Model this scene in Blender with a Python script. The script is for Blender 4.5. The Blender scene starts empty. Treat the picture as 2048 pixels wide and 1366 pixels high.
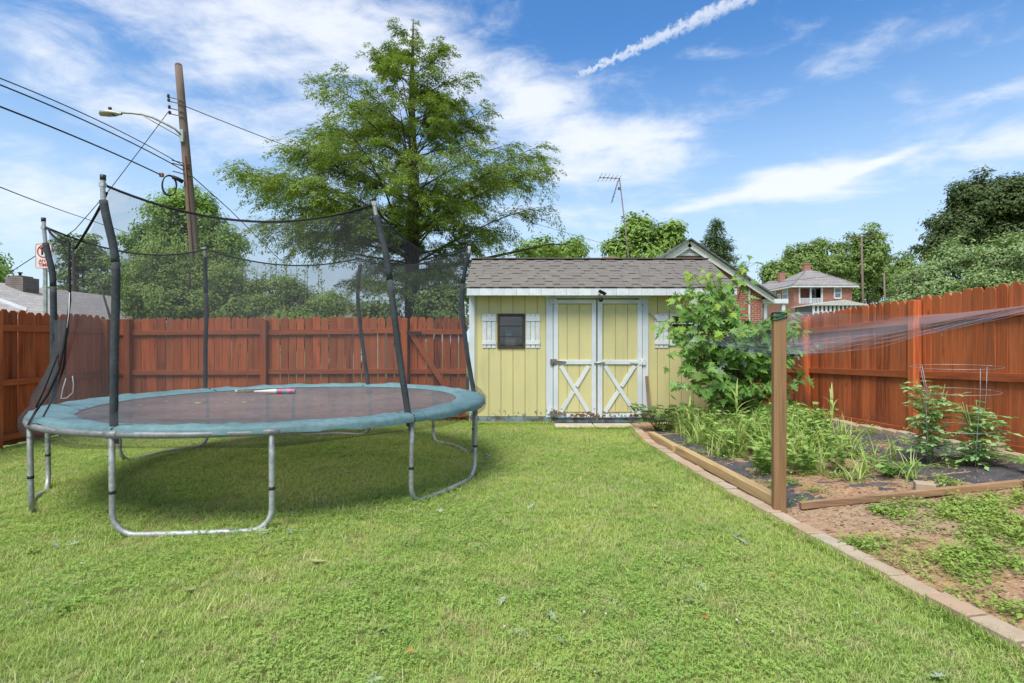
import bpy, bmesh, math, random
import numpy as np
from mathutils import Vector, Matrix, noise as mnoise

random.seed(7)
RNG = np.random.default_rng(11)
SC = bpy.context.scene
COL = SC.collection
R = math.radians
FPX = 1100.0          # focal length of the photograph in its own pixels
EYE = 1.40

# ------------------------------------------------------------------ camera
cam = bpy.data.cameras.new('camera')
cam.sensor_width = 36.0
cam.lens = FPX / 2048 * 36.0
cam.clip_start = 0.05
cam.clip_end = 3000
cam_o = bpy.data.objects.new('camera', cam)
cam_o.location = (0, 0, EYE)
cam_o.rotation_euler = (R(90), 0, 0)
COL.objects.link(cam_o)
SC.camera = cam_o

# ------------------------------------------------------------------ sun, view
SUN_EL = R(58)
SUN_AZ = R(206)       # clockwise from +Y: behind the camera, over its left shoulder
sd = bpy.data.lights.new('sun', 'SUN')
sd.energy = 1.85
sd.angle = R(32)
sd.color = (1.0, 0.955, 0.88)
so = bpy.data.objects.new('sun', sd)
sv = Vector((math.sin(SUN_AZ) * math.cos(SUN_EL), math.cos(SUN_AZ) * math.cos(SUN_EL), math.sin(SUN_EL)))
so.rotation_euler = sv.to_track_quat('Z', 'Y').to_euler()
so.location = (0, 0, 30)
COL.objects.link(so)
SC.view_settings.view_transform = 'Standard'
SC.view_settings.look = 'None'
SC.view_settings.exposure = 1.42
SC.view_settings.gamma = 1.0
SC.view_settings.use_curve_mapping = False
SC.render.engine = 'CYCLES'
SC.cycles.max_bounces = 8
SC.cycles.transparent_max_bounces = 24


# ------------------------------------------------------------------ node helpers
class NT:
    def __init__(self, tree):
        self.t = tree
        self.n = tree.nodes
        self.l = tree.links

    def new(self, typ, **kw):
        nd = self.n.new(typ)
        for k, v in kw.items():
            setattr(nd, k, v)
        return nd

    def put(self, sock, val):
        if hasattr(val, 'is_output'):
            self.l.new(val, sock)
        elif isinstance(val, (tuple, list)) and len(val) == 3 and sock.type == 'RGBA':
            sock.default_value = (*val, 1)
        else:
            sock.default_value = val

    def math(self, op, a, b=0.0, c=0.0, clamp=False):
        nd = self.new('ShaderNodeMath', operation=op, use_clamp=clamp)
        self.put(nd.inputs[0], a); self.put(nd.inputs[1], b); self.put(nd.inputs[2], c)
        return nd.outputs[0]

    def mix(self, fac, a, b, blend='MIX'):
        nd = self.new('ShaderNodeMix', data_type='RGBA', blend_type=blend)
        self.put(nd.inputs[0], fac); self.put(nd.inputs[6], a); self.put(nd.inputs[7], b)
        return nd.outputs[2]

    def noise(self, vec, scale, detail=4, rough=0.55, dist=0.0):
        nd = self.new('ShaderNodeTexNoise')
        if vec is not None:
            self.l.new(vec, nd.inputs['Vector'])
        nd.inputs['Scale'].default_value = scale
        nd.inputs['Detail'].default_value = detail
        nd.inputs['Roughness'].default_value = rough
        nd.inputs['Distortion'].default_value = dist
        return nd.outputs['Fac']

    def ramp(self, fac, stops):
        nd = self.new('ShaderNodeValToRGB')
        self.put(nd.inputs[0], fac)
        e = nd.color_ramp.elements
        while len(e) < len(stops):
            e.new(0.5)
        for i, (p, c) in enumerate(stops):
            e[i].position = p
            e[i].color = (*c, 1) if len(c) == 3 else c
        return nd.outputs[0]

    def mapr(self, v, a, b, c=0.0, d=1.0):
        nd = self.new('ShaderNodeMapRange', interpolation_type='SMOOTHSTEP')
        self.put(nd.inputs[0], v); self.put(nd.inputs[1], a); self.put(nd.inputs[2], b)
        self.put(nd.inputs[3], c); self.put(nd.inputs[4], d)
        return nd.outputs[0]

    def scaled(self, vec, s, off=None):
        nd = self.new('ShaderNodeVectorMath', operation='MULTIPLY')
        self.put(nd.inputs[0], vec); nd.inputs[1].default_value = s
        o = nd.outputs[0]
        if off is not None:
            a = self.new('ShaderNodeVectorMath', operation='ADD')
            self.l.new(o, a.inputs[0]); self.l.new(off, a.inputs[1])
            o = a.outputs[0]
        return o


def new_mat(name):
    m = bpy.data.materials.new(name)
    m.use_nodes = True
    t = NT(m.node_tree)
    t.n.clear()
    out = t.new('ShaderNodeOutputMaterial')
    b = t.new('ShaderNodeBsdfPrincipled')
    t.l.new(b.outputs[0], out.inputs[0])
    b.inputs['Specular IOR Level'].default_value = 0.3
    return m, t, b, out


def coords(t, rnd=40.0, world=False):
    """object coordinates shifted by a random amount per object"""
    if world:
        return t.new('ShaderNodeNewGeometry').outputs['Position'], None
    oc = t.new('ShaderNodeTexCoord').outputs['Object']
    oi = t.new('ShaderNodeObjectInfo')
    off = t.new('ShaderNodeCombineXYZ')
    a = t.math('MULTIPLY', oi.outputs['Random'], rnd)
    b = t.math('MULTIPLY', oi.outputs['Random'], rnd * 1.7)
    for i, s in enumerate((a, b, a)):
        t.l.new(s, off.inputs[i])
    add = t.new('ShaderNodeVectorMath', operation='ADD')
    t.l.new(oc, add.inputs[0]); t.l.new(off.outputs[0], add.inputs[1])
    return add.outputs[0], oi.outputs['Random']


def bump(t, b, h, strength, dist=0.01):
    nd = t.new('ShaderNodeBump')
    nd.inputs['Strength'].default_value = strength
    nd.inputs['Distance'].default_value = dist
    t.l.new(h, nd.inputs['Height'])
    t.l.new(nd.outputs[0], b.inputs['Normal'])


def mat_plain(name, c1, c2=None, rough=0.7, scale=6.0, metallic=0.0, bmp=0.15, bscale=60.0, fine=0.25, spec=0.3):
    m, t, b, o = new_mat(name)
    v, rnd = coords(t)
    c2 = c2 or tuple(x * 0.72 for x in c1)
    f = t.mapr(t.noise(v, scale, 5), 0.35, 0.68)
    col = t.mix(f, c1, c2)
    g = t.noise(v, scale * 9, 4)
    gg = t.mapr(g, 0.25, 0.75, 1 - fine, 1 + fine)
    cc = t.new('ShaderNodeCombineColor')
    for i in range(3):
        t.l.new(gg, cc.inputs[i])
    col = t.mix(1.0, col, cc.outputs[0], 'MULTIPLY')
    t.l.new(col, b.inputs['Base Color'])
    b.inputs['Metallic'].default_value = metallic
    b.inputs['Specular IOR Level'].default_value = spec
    t.put(b.inputs['Roughness'], t.mapr(g, 0.2, 0.8, rough - 0.1, min(1, rough + 0.1)))
    if bmp:
        bump(t, b, t.noise(v, bscale, 4), bmp)
    return m


def mat_wood(name, c1, c2, c3, axis=2, rough=0.65, var=0.35, bmp=0.4, spec=0.25, wear=(1.08, 1.08, 1.08), foot=0.0, gs=1.0):
    """grain running along one axis, tone different for every board"""
    m, t, b, o = new_mat(name)
    v, rnd = coords(t)
    s = [26.0 * gs] * 3
    s[axis] = 1.6
    gv = t.scaled(v, tuple(s))
    g = t.noise(gv, 1.0, 6, 0.6, 0.6)
    s2 = [7.0 * gs] * 3
    s2[axis] = 1.1
    pv = t.scaled(v, tuple(s2))
    p = t.noise(pv, 1.0, 4, 0.6)
    col = t.mix(t.mapr(g, 0.3, 0.7), c1, c2)
    col = t.mix(t.mapr(p, 0.47, 0.72, 0, 0.9), col, c3)
    # knots
    vo = t.new('ShaderNodeTexVoronoi')
    s3 = [5.0, 5.0, 5.0]
    s3[axis] = 2.2
    t.l.new(t.scaled(v, tuple(s3)), vo.inputs['Vector'])
    vo.inputs['Scale'].default_value = 1.0
    k = t.mapr(vo.outputs['Distance'], 0.04, 0.15, 0.75, 0)
    col = t.mix(k, col, tuple(x * 0.35 for x in c2))
    br = t.math('MULTIPLY_ADD', rnd, var, 1 - var * 0.5)
    cc = t.new('ShaderNodeCombineColor')
    for i in range(3):
        t.l.new(br, cc.inputs[i])
    col = t.mix(1.0, col, cc.outputs[0], 'MULTIPLY')
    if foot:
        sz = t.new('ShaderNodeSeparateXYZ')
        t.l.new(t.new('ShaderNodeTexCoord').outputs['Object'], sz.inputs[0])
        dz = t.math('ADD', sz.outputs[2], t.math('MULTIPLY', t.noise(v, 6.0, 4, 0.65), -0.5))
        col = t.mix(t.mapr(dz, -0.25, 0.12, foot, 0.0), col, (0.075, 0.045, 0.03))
    r2 = t.math('FRACT', t.math('MULTIPLY', rnd, 37.0))
    col = t.mix(t.math('MULTIPLY', r2, 0.45), col, tuple(x * w for x, w in zip(c1, (1.0, 1 + (wear[1] - 1) * .4, 1 + (wear[2] - 1) * .4))))
    wn = t.noise(v, 2.3, 5, 0.65)
    col = t.mix(t.mapr(wn, 0.58, 0.80, 0, 0.55), col, tuple(min(1, x * w) for x, w in zip(c1, wear)))
    t.l.new(col, b.inputs['Base Color'])
    t.put(b.inputs['Roughness'], t.mapr(p, 0.3, 0.7, rough - 0.12, rough + 0.15))
    b.inputs['Specular IOR Level'].default_value = spec
    bump(t, b, g, bmp, 0.004)
    return m


def mat_leaf(name, c1, c2, c3=None, trans=0.35, rough=0.5, pscale=0.6, spec=0.3):
    """leaf colour varies leaf by leaf; part of the light passes through"""
    m, t, b, o = new_mat(name)
    geo = t.new('ShaderNodeNewGeometry')
    rnd = geo.outputs['Random Per Island']
    c3 = c3 or c1
    col = t.ramp(rnd, [(0.0, c1), (0.55, c2), (1.0, c3)])
    n = t.noise(geo.outputs['Position'], pscale, 3)
    col = t.mix(t.mapr(n, 0.35, 0.7, 0.0, 0.55), col, c2)
    t.l.new(col, b.inputs['Base Color'])
    b.inputs['Roughness'].default_value = rough
    b.inputs['Specular IOR Level'].default_value = spec
    tr = t.new('ShaderNodeBsdfTranslucent')
    tc = t.mix(1.0, col, (1.0, 1.0, 0.55), 'MULTIPLY')
    t.l.new(tc, tr.inputs[0])
    mx = t.new('ShaderNodeMixShader')
    mx.inputs[0].default_value = trans
    t.l.new(b.outputs[0], mx.inputs[1]); t.l.new(tr.outputs[0], mx.inputs[2])
    t.l.new(mx.outputs[0], o.inputs[0])
    return m


def mat_net(name, col, alpha, cell=0.0):
    """knotless netting too fine to model thread by thread: threads as an opacity"""
    m, t, b, o = new_mat(name)
    b.inputs['Base Color'].default_value = (*col, 1)
    b.inputs['Roughness'].default_value = 0.8
    tr = t.new('ShaderNodeBsdfTransparent')
    mx = t.new('ShaderNodeMixShader')
    if cell:
        uv = t.new('ShaderNodeUVMap').outputs[0]
        sx = t.new('ShaderNodeSeparateXYZ')
        t.l.new(uv, sx.inputs[0])
        ms = []
        for i in (0, 1):
            f = t.math('FRACT', t.math('MULTIPLY', sx.outputs[i], 1.0 / cell))
            ms.append(t.math('LESS_THAN', f, alpha))
        a = t.math('MAXIMUM', ms[0], ms[1])
        t.l.new(a, mx.inputs[0])
    else:
        v = t.new('ShaderNodeTexCoord').outputs['Object']
        n = t.noise(v, 2.0, 3)
        t.put(mx.inputs[0], t.mapr(n, 0.3, 0.7, alpha * 0.85, alpha * 1.15))
    t.l.new(tr.outputs[0], mx.inputs[1]); t.l.new(b.outputs[0], mx.inputs[2])
    t.l.new(mx.outputs[0], o.inputs[0])
    return m


# ------------------------------------------------------------------ world: sky and thin clouds
def build_world():
    w = bpy.data.worlds.new('World')
    SC.world = w
    w.use_nodes = True
    t = NT(w.node_tree)
    t.n.clear()
    out = t.new('ShaderNodeOutputWorld')
    bg = t.new('ShaderNodeBackground')
    bg.inputs[1].default_value = 0.112
    t.l.new(bg.outputs[0], out.inputs[0])
    sky = t.new('ShaderNodeTexSky', sky_type='NISHITA')
    sky.sun_disc = False
    sky.sun_elevation = SUN_EL
    sky.sun_rotation = SUN_AZ
    sky.altitude = 100
    sky.air_density = 1.15
    sky.dust_density = 0.6
    sky.ozone_density = 2.2
    d = t.new('ShaderNodeTexCoord').outputs['Generated']
    sx = t.new('ShaderNodeSeparateXYZ')
    t.l.new(d, sx.inputs[0])
    X, Y, Z = sx.outputs
    az = t.math('ARCTAN2', X, Y)
    el = t.math('ARCSINE', Z)

    def ang(u, v):
        a = math.atan2(u - 1024, FPX)
        e = math.atan2((683 - v), math.hypot(u - 1024, FPX))
        return a, e

    # streaks run along a cloud deck: project the direction onto a flat layer
    zz = t.math('ADD', t.math('MAXIMUM', Z, 0.0), 0.10)
    px = t.math('DIVIDE', X, zz)
    py = t.math('DIVIDE', Y, zz)
    cv = t.new('ShaderNodeCombineXYZ')
    t.l.new(px, cv.inputs[0]); t.l.new(py, cv.inputs[1])
    mp = t.new('ShaderNodeMapping')
    mp.inputs['Rotation'].default_value = (0, 0, R(24))
    mp.inputs['Scale'].default_value = (0.8, 1.25, 1)
    t.l.new(cv.outputs[0], mp.inputs['Vector'])
    P = mp.outputs[0]
    big = t.noise(P, 0.75, 3, 0.5, 0.3)
    med = t.noise(t.scaled(P, (1.0, 1.9, 1.0)), 2.1, 7, 0.62, 0.5)
    av = t.new('ShaderNodeCombineXYZ')
    t.l.new(az, av.inputs[0]); t.l.new(t.math('MULTIPLY', el, 2.2), av.inputs[1])
    puff = t.noise(av.outputs[0], 9.0, 8, 0.62, 0.35)

    def blob(u, v, ru, rv, wgt, rot=0.0, p=2.0):
        a0, e0 = ang(u, v)
        k = math.cos(a0)
        ra, re = ru / FPX * k * k, rv / FPX * k
        da = t.math('SUBTRACT', az, a0)
        de = t.math('SUBTRACT', el, e0)
        c, s = math.cos(rot), math.sin(rot)
        p1 = t.math('ADD', t.math('MULTIPLY', da, c), t.math('MULTIPLY', de, s))
        p2 = t.math('SUBTRACT', t.math('MULTIPLY', de, c), t.math('MULTIPLY', da, s))
        q = t.math('ADD', t.math('POWER', t.math('ABSOLUTE', t.math('DIVIDE', p1, ra)), p),
                   t.math('POWER', t.math('ABSOLUTE', t.math('DIVIDE', p2, re)), p))
        return t.math('MULTIPLY', t.math('EXPONENT', t.math('MULTIPLY', q, -1.0)), wgt)

    tot = None
    for a in [(1235, 305, 165, 58, 0.66, 0.0, 3.0), (1080, 205, 150, 55, 0.46, -0.2), (850, 120, 300, 100, 0.44, -0.25),
              (500, 130, 330, 150, 0.40, 0.0), (480, 10, 340, 60, 0.34, 0.1), (250, 215, 300, 30, 0.26, -0.1),
              (1600, 364, 125, 32, 0.98, 0.0, 3.0), (1700, 392, 120, 16, 0.36, 0.0),
              (1745, 330, 110, 9, 0.56, 0.23), (2010, 275, 190, 52, 0.60, 0.05), (1960, 195, 160, 22, 0.36, 0.1),
              (1680, 118, 150, 32, 0.44, 0.08), (1450, 105, 95, 16, 0.34, -0.1), (1620, 60, 60, 14, 0.24, 0.3),
              (80, 410, 220, 90, 0.50, 0.0), (1400, 412, 90, 11, 0.46, 0.17),
              (100, 110, 160, 40, 0.34, -0.2), (1150, 430, 200, 40, 0.36, 0.0), (700, 330, 350, 90, 0.26, 0.0)]:
        bl = blob(*a)
        tot = bl if tot is None else t.math('ADD', tot, bl)
    # broken cloud added out of view, kept generous for whiter fill light
    a = t.math('ABSOLUTE', az)
    side = t.mapr(a, 0.85, 1.25, 0.0, 1.0)
    up = t.mapr(el, 0.55, 0.8, 0.0, 1.0)
    els = t.math('MULTIPLY', t.math('MAXIMUM', side, up), t.mapr(big, 0.36, 0.60, 0.10, 0.60))
    tot = t.math('ADD', tot, els)
    tex = t.math('ADD', t.math('MULTIPLY', med, 0.38), t.math('MULTIPLY', puff, 0.62))
    dens = t.math('ADD', t.math('MULTIPLY', t.math('SUBTRACT', tex, 0.5), 1.9), tot)
    cl = t.mapr(dens, 0.05, 0.86, 0.0, 0.90)
    # low haze along the horizon
    hz = t.mapr(el, 0.0, 0.52, 0.98, 0.0)
    # contrail: a band along a great circle
    a0, e0 = ang(1130, 165); a1, e1 = ang(1500, -12)
    def vec(a, e):
        return Vector((math.sin(a) * math.cos(e), math.cos(a) * math.cos(e), math.sin(e)))
    A, B = vec(a0, e0), vec(a1, e1)
    N = A.cross(B).normalized()
    T = N.cross(A).normalized()
    def dot(v):
        nd = t.new('ShaderNodeVectorMath', operation='DOT_PRODUCT')
        t.l.new(d, nd.inputs[0]); nd.inputs[1].default_value = v
        return nd.outputs['Value']
    along = dot(T)
    aw = t.new('ShaderNodeCombineXYZ')
    t.l.new(t.math('MULTIPLY', along, 60), aw.inputs[0])
    t.l.new(t.math('MULTIPLY', dot(N), 60), aw.inputs[1])
    tn = t.noise(aw.outputs[0], 1.6, 5, 0.6, 0.4)
    off = t.math('ADD', dot(N), t.math('MULTIPLY', t.math('SUBTRACT', tn, 0.5), 0.03))
    wid = t.math('MULTIPLY_ADD', along, 0.038, 0.005)
    q = t.math('DIVIDE', t.math('ABSOLUTE', off), wid)
    tr = t.math('MULTIPLY', t.math('MULTIPLY', t.mapr(q, 0.15, 1.0, 0.66, 0.0), t.mapr(tn, 0.25, 0.6, 0.55, 1.0)), t.mapr(along, -0.01, 0.05))
    tr = t.math('MULTIPLY', tr, t.mapr(along, 0.6, 0.9, 1.0, 0.0))
    cl = t.math('MAXIMUM', cl, tr)
    deep = t.mix(1.0, sky.outputs[0], (0.27, 0.48, 0.66), 'MULTIPLY')
    col = t.mix(hz, deep, (2.35, 2.95, 3.45))
    col = t.mix(cl, col, (3.25, 3.4, 3.65))
    t.l.new(col, bg.inputs[0])


build_world()

# ------------------------------------------------------------------ geometry helpers
def at(u, v, D):
    """a point D metres ahead of the photographer, seen at photograph pixel u, v"""
    return Vector(((u - 1024) / FPX * D, D, EYE - (v - 683) / FPX * D))


def sstep(a, b, x):
    k = min(1, max(0, (x - a) / (b - a)))
    return k * k * (3 - 2 * k)


EDGE = [(1.2, 2.37), (2.0, 2.31), (2.44, 2.27), (2.89, 2.22), (3.45, 2.17), (4.28, 2.08), (4.9, 2.02), (5.75, 1.96), (7.4, 1.87), (8.76, 1.95)]


def edge_x(y):
    if y <= EDGE[0][0]:
        return EDGE[0][1]
    for (y0, x0), (y1, x1) in zip(EDGE, EDGE[1:]):
        if y <= y1:
            return x0 + (x1 - x0) * (y - y0) / (y1 - y0)
    return EDGE[-1][1]


def gz(x, y):
    """height of the ground"""
    r = min(1, max(0, (x - 2.05) / 2.75))
    z = r * min(0.32, max(0.08, 0.265 - 0.032 * (y - 5.3)))
    z -= 0.05 * sstep(-2.5, -6.0, x) if x < 0 else 0
    z += 0.018 * math.sin(x * 0.9 + 1.0) * math.sin(y * 0.7)
    far = sstep(14, 30, math.hypot(x, y))
    return z * (1 - far)


gzv = np.vectorize(gz)


def tagit(o, label=None, cat=None, group=None, kind=None):
    if label: o['label'] = label
    if cat: o['category'] = cat
    if group: o['group'] = group
    if kind: o['kind'] = kind
    return o


def thing(name, loc, label, cat, group=None):
    o = bpy.data.objects.new(name, None)
    o.empty_display_size = 0.1
    o.location = loc
    COL.objects.link(o)
    return tagit(o, label, cat, group)


def origin_of(o):
    p = Vector((0, 0, 0))
    while o is not None:
        p += o.location
        o = o.parent
    return p


def link_mesh(name, me, mat=None, parent=None, loc=None):
    o = bpy.data.objects.new(name, me)
    if mat is not None and not me.materials:
        me.materials.append(mat)
    COL.objects.link(o)
    if parent is not None:
        o.parent = parent
    if loc is not None:
        o.location = Vector(loc) - (origin_of(parent) if parent else Vector((0, 0, 0)))
    return o


class MB:
    """collects shapes in world coordinates, then links them as one mesh"""

    def __init__(self):
        self.v, self.f, self.s = [], [], []

    def add(self, vs, fs, smooth=False):
        n = len(self.v)
        self.v += [tuple(p) for p in vs]
        self.f += [tuple(i + n for i in f) for f in fs]
        self.s += [smooth] * len(fs)
        return self

    def box(self, c, s, rot=None):
        hx, hy, hz = s[0] / 2, s[1] / 2, s[2] / 2
        vs = [Vector((x, y, z)) for x in (-hx, hx) for y in (-hy, hy) for z in (-hz, hz)]
        if rot is not None:
            vs = [rot @ p for p in vs]
        c = Vector(c)
        return self.add([p + c for p in vs], [(0, 1, 3, 2), (4, 6, 7, 5), (0, 4, 5, 1), (2, 3, 7, 6), (0, 2, 6, 4), (1, 5, 7, 3)])

    def span(self, lo, hi):
        lo, hi = Vector(lo), Vector(hi)
        return self.box((lo + hi) / 2, hi - lo)

    def bar(self, a, b, w, th, up=(0, 1, 0)):
        """a board from a to b, w wide, th thick along up"""
        a, b = Vector(a), Vector(b)
        x = (b - a).normalized()
        up = Vector(up)
        y = (up - x * up.dot(x)).normalized()
        z = x.cross(y)
        m = Matrix((x, y, z)).transposed()
        return self.box((a + b) / 2, ((b - a).length, th, w), m)

    def tube(self, pts, r, seg=8, cap=True):
        pts = [Vector(p) for p in pts]
        n = len(pts)
        rr = r if hasattr(r, '__len__') else [r] * n
        nrm = None
        vs, fs = [], []
        for i, p in enumerate(pts):
            d = (pts[min(i + 1, n - 1)] - pts[max(i - 1, 0)])
            d = d.normalized() if d.length > 1e-9 else Vector((0, 0, 1))
            if nrm is None:
                nrm = d.orthogonal().normalized()
            else:
                nrm = nrm - d * nrm.dot(d)
                nrm = nrm.normalized() if nrm.length > 1e-6 else d.orthogonal().normalized()
            b = d.cross(nrm)
            for k in range(seg):
                a = 2 * math.pi * k / seg
                vs.append(p + (nrm * math.cos(a) + b * math.sin(a)) * rr[i])
        for i in range(n - 1):
            for k in range(seg):
                k2 = (k + 1) % seg
                fs.append((i * seg + k, i * seg + k2, (i + 1) * seg + k2, (i + 1) * seg + k))
        self.add(vs, fs, True)
        if cap:
            m = len(self.v) - len(vs)
            self.f.append(tuple(m + k for k in range(seg))[::-1]); self.s.append(False)
            self.f.append(tuple(m + (n - 1) * seg + k for k in range(seg))); self.s.append(False)
        return self

    def lathe(self, c, prof, seg=16, axis=None):
        c = Vector(c)
        m = Matrix.Identity(3) if axis is None else Vector(axis).normalized().to_track_quat('Z', 'Y').to_matrix()
        vs, fs = [], []
        for (r, z) in prof:
            for k in range(seg):
                a = 2 * math.pi * k / seg
                vs.append(c + m @ Vector((r * math.cos(a), r * math.sin(a), z)))
        for i in range(len(prof) - 1):
            for k in range(seg):
                k2 = (k + 1) % seg
                fs.append((i * seg + k, i * seg + k2, (i + 1) * seg + k2, (i + 1) * seg + k))
        fs.append(tuple(range(seg))[::-1])
        fs.append(tuple((len(prof) - 1) * seg + k for k in range(seg)))
        return self.add(vs, fs, True)

    def grid(self, P, smooth=True):
        """P[i][j] points"""
        n, m = len(P), len(P[0])
        vs = [p for row in P for p in row]
        fs = [(i * m + j, i * m + j + 1, (i + 1) * m + j + 1, (i + 1) * m + j) for i in range(n - 1) for j in range(m - 1)]
        return self.add(vs, fs, smooth)

    def prism(self, poly, y0, y1):
        """outline in x,z pushed from y0 to y1"""
        n = len(poly)
        vs = [(x, y0, z) for x, z in poly] + [(x, y1, z) for x, z in poly]
        fs = [tuple(range(n)), tuple(range(2 * n - 1, n - 1, -1))]
        fs += [(i, i + n, (i + 1) % n + n, (i + 1) % n) for i in range(n)]
        return self.add(vs, fs)

    def mesh(self, name, org=(0, 0, 0), bevel=0.0):
        me = bpy.data.meshes.new(name)
        o = Vector(org)
        me.from_pydata([tuple(Vector(p) - o) for p in self.v], [], self.f)
        me.polygons.foreach_set('use_smooth', self.s)
        bm = bmesh.new()
        bm.from_mesh(me)
        bmesh.ops.recalc_face_normals(bm, faces=bm.faces)
        if bevel:
            bmesh.ops.bevel(bm, geom=list(bm.edges), offset=bevel, segments=1, affect='EDGES', profile=0.7)
        bm.to_mesh(me)
        bm.free()
        me.update()
        return me

    def build(self, name, mat, parent=None, bevel=0.0):
        if parent is not None:
            return link_mesh(name, self.mesh(name, origin_of(parent), bevel), mat, parent)
        # a thing of one mesh: its origin at the middle of its base
        vs = np.array(self.v)
        lo, hi = vs.min(0), vs.max(0)
        org = Vector(((lo[0] + hi[0]) / 2, (lo[1] + hi[1]) / 2, lo[2]))
        o = link_mesh(name, self.mesh(name, org, bevel), mat)
        o.location = org
        return o


def big_mesh(name, V, F, mat, parent=None, smooth=False, org=None):
    """numpy vertices (n,3) and equal-sized faces (m,k)"""
    V = np.asarray(V, np.float32)
    F = np.asarray(F, np.int32)
    o = Vector(org) if org is not None else (origin_of(parent) if parent else Vector((0, 0, 0)))
    V = V - np.array(o, np.float32)
    me = bpy.data.meshes.new(name)
    k = F.shape[1]
    me.vertices.add(len(V)); me.vertices.foreach_set('co', V.ravel())
    me.loops.add(F.size); me.loops.foreach_set('vertex_index', F.ravel())
    me.polygons.add(len(F))
    me.polygons.foreach_set('loop_start', np.arange(0, F.size, k, dtype=np.int32))
    me.polygons.foreach_set('loop_total', np.full(len(F), k, np.int32))
    me.polygons.foreach_set('use_smooth', np.full(len(F), smooth))
    me.update(calc_edges=True)
    ob = link_mesh(name, me, mat, parent)
    if parent is None and org is not None:
        ob.location = o
    return ob


def norm(a):
    return a / np.maximum(np.linalg.norm(a, axis=1, keepdims=True), 1e-9)


def leaves(C, D, N, S, tv, tf):
    """copies of a leaf shape: base points C, long axis D, face normal N, size S"""
    C, D, N = np.asarray(C, float), norm(np.asarray(D, float)), np.asarray(N, float)
    B = norm(np.cross(N, D))
    N = np.cross(D, B)
    S = np.asarray(S, float)[:, None]
    tv = np.asarray(tv, float)
    tf = np.asarray(tf, int)
    V = C[:, None, :] + S[:, None, :] * (tv[None, :, 0:1] * D[:, None, :] + tv[None, :, 1:2] * B[:, None, :] + tv[None, :, 2:3] * N[:, None, :])
    F = tf[None] + (np.arange(len(C)) * len(tv))[:, None, None]
    return V.reshape(-1, 3), F.reshape(-1, tf.shape[1])


LEAF_OVAL = ([(0, 0, 0), (0.45, 0.27, 0.06), (1, 0, -0.04), (0.45, -0.27, 0.06)], [(0, 1, 2), (0, 2, 3)])
LEAF_NARROW = ([(0, 0, 0), (0.5, 0.14, 0.03), (1, 0, -0.06), (0.5, -0.14, 0.03)], [(0, 1, 2), (0, 2, 3)])
_mp = [(0.0, 0.0), (0.06, 0.13), (-0.10, 0.36), (0.18, 0.22), (0.36, 0.56), (0.41, 0.20), (0.62, 0.36), (0.60, 0.12), (0.80, 0.14), (1.0, 0.0)]
_mv = [(x, y, 0.12 * abs(y) - 0.10 * x * x) for x, y in _mp] + [(x, -y, 0.12 * abs(y) - 0.10 * x * x) for x, y in _mp[1:-1]] + [(0.4, 0, -0.05)]
_ring = list(range(10)) + list(range(17, 9, -1))
LEAF_MAPLE = (_mv, [(18, _ring[i], _ring[(i + 1) % 18]) for i in range(18)])


def rdir(n, up=0.0):
    d = RNG.normal(size=(n, 3))
    d[:, 2] += up
    return norm(d)


# ------------------------------------------------------------------ materials
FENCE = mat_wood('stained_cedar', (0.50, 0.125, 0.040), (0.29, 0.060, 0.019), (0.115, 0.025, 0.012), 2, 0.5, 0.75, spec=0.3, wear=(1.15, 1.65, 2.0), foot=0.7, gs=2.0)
RAILX = mat_wood('stained_rail_across', (0.42, 0.115, 0.04), (0.28, 0.066, 0.021), (0.19, 0.04, 0.015), 0, 0.55, 0.3, spec=0.3)
RAILY = mat_wood('stained_rail_along', (0.42, 0.115, 0.04), (0.28, 0.066, 0.021), (0.19, 0.04, 0.015), 1, 0.55, 0.3, spec=0.3)
POSTW = mat_wood('treated_post', (0.31, 0.175, 0.085), (0.18, 0.095, 0.042), (0.055, 0.034, 0.021), 2, 0.8, 0.2, gs=3.2)
LUMBER_Y = mat_wood('new_lumber', (0.55, 0.40, 0.20), (0.45, 0.30, 0.13), (0.34, 0.21, 0.10), 1, 0.75, 0.3, gs=2.0)
LUMBER_X = mat_wood('brown_lumber', (0.34, 0.21, 0.12), (0.24, 0.14, 0.075), (0.14, 0.085, 0.05), 0, 0.8, 0.25, gs=2.5)
GREYWOOD = mat_wood('grey_stick', (0.26, 0.19, 0.14), (0.19, 0.13, 0.09), (0.12, 0.08, 0.06), 2, 0.85, 0.2)
STEEL = mat_plain('galvanised_steel', (0.42, 0.44, 0.44), (0.30, 0.30, 0.28), 0.55, 4, 0.45, 0.08, 120, 0.2)
FOAM = mat_plain('dark_foam_sleeve', (0.055, 0.062, 0.068), (0.035, 0.042, 0.045), 0.85, 5, 0, 0.1, 100)
MATFAB = mat_plain('trampoline_mat', (0.205, 0.205, 0.208), (0.165, 0.165, 0.168), 0.85, 2.2, 0, 0.12, 400, 0.2, 0.12)
PAD = mat_plain('teal_vinyl', (0.15, 0.30, 0.32), (0.22, 0.37, 0.39), 0.55, 2.5, 0, 0.5, 14, 0.15, 0.35)
def leak(m, a):
    t = NT(m.node_tree)
    o = next(n for n in t.n if n.type == 'OUTPUT_MATERIAL')
    b = next(n for n in t.n if n.type == 'BSDF_PRINCIPLED')
    tr = t.new('ShaderNodeBsdfTransparent')
    mx = t.new('ShaderNodeMixShader')
    mx.inputs[0].default_value = a
    t.l.new(b.outputs[0], mx.inputs[1]); t.l.new(tr.outputs[0], mx.inputs[2]); t.l.new(mx.outputs[0], o.inputs[0])


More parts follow.
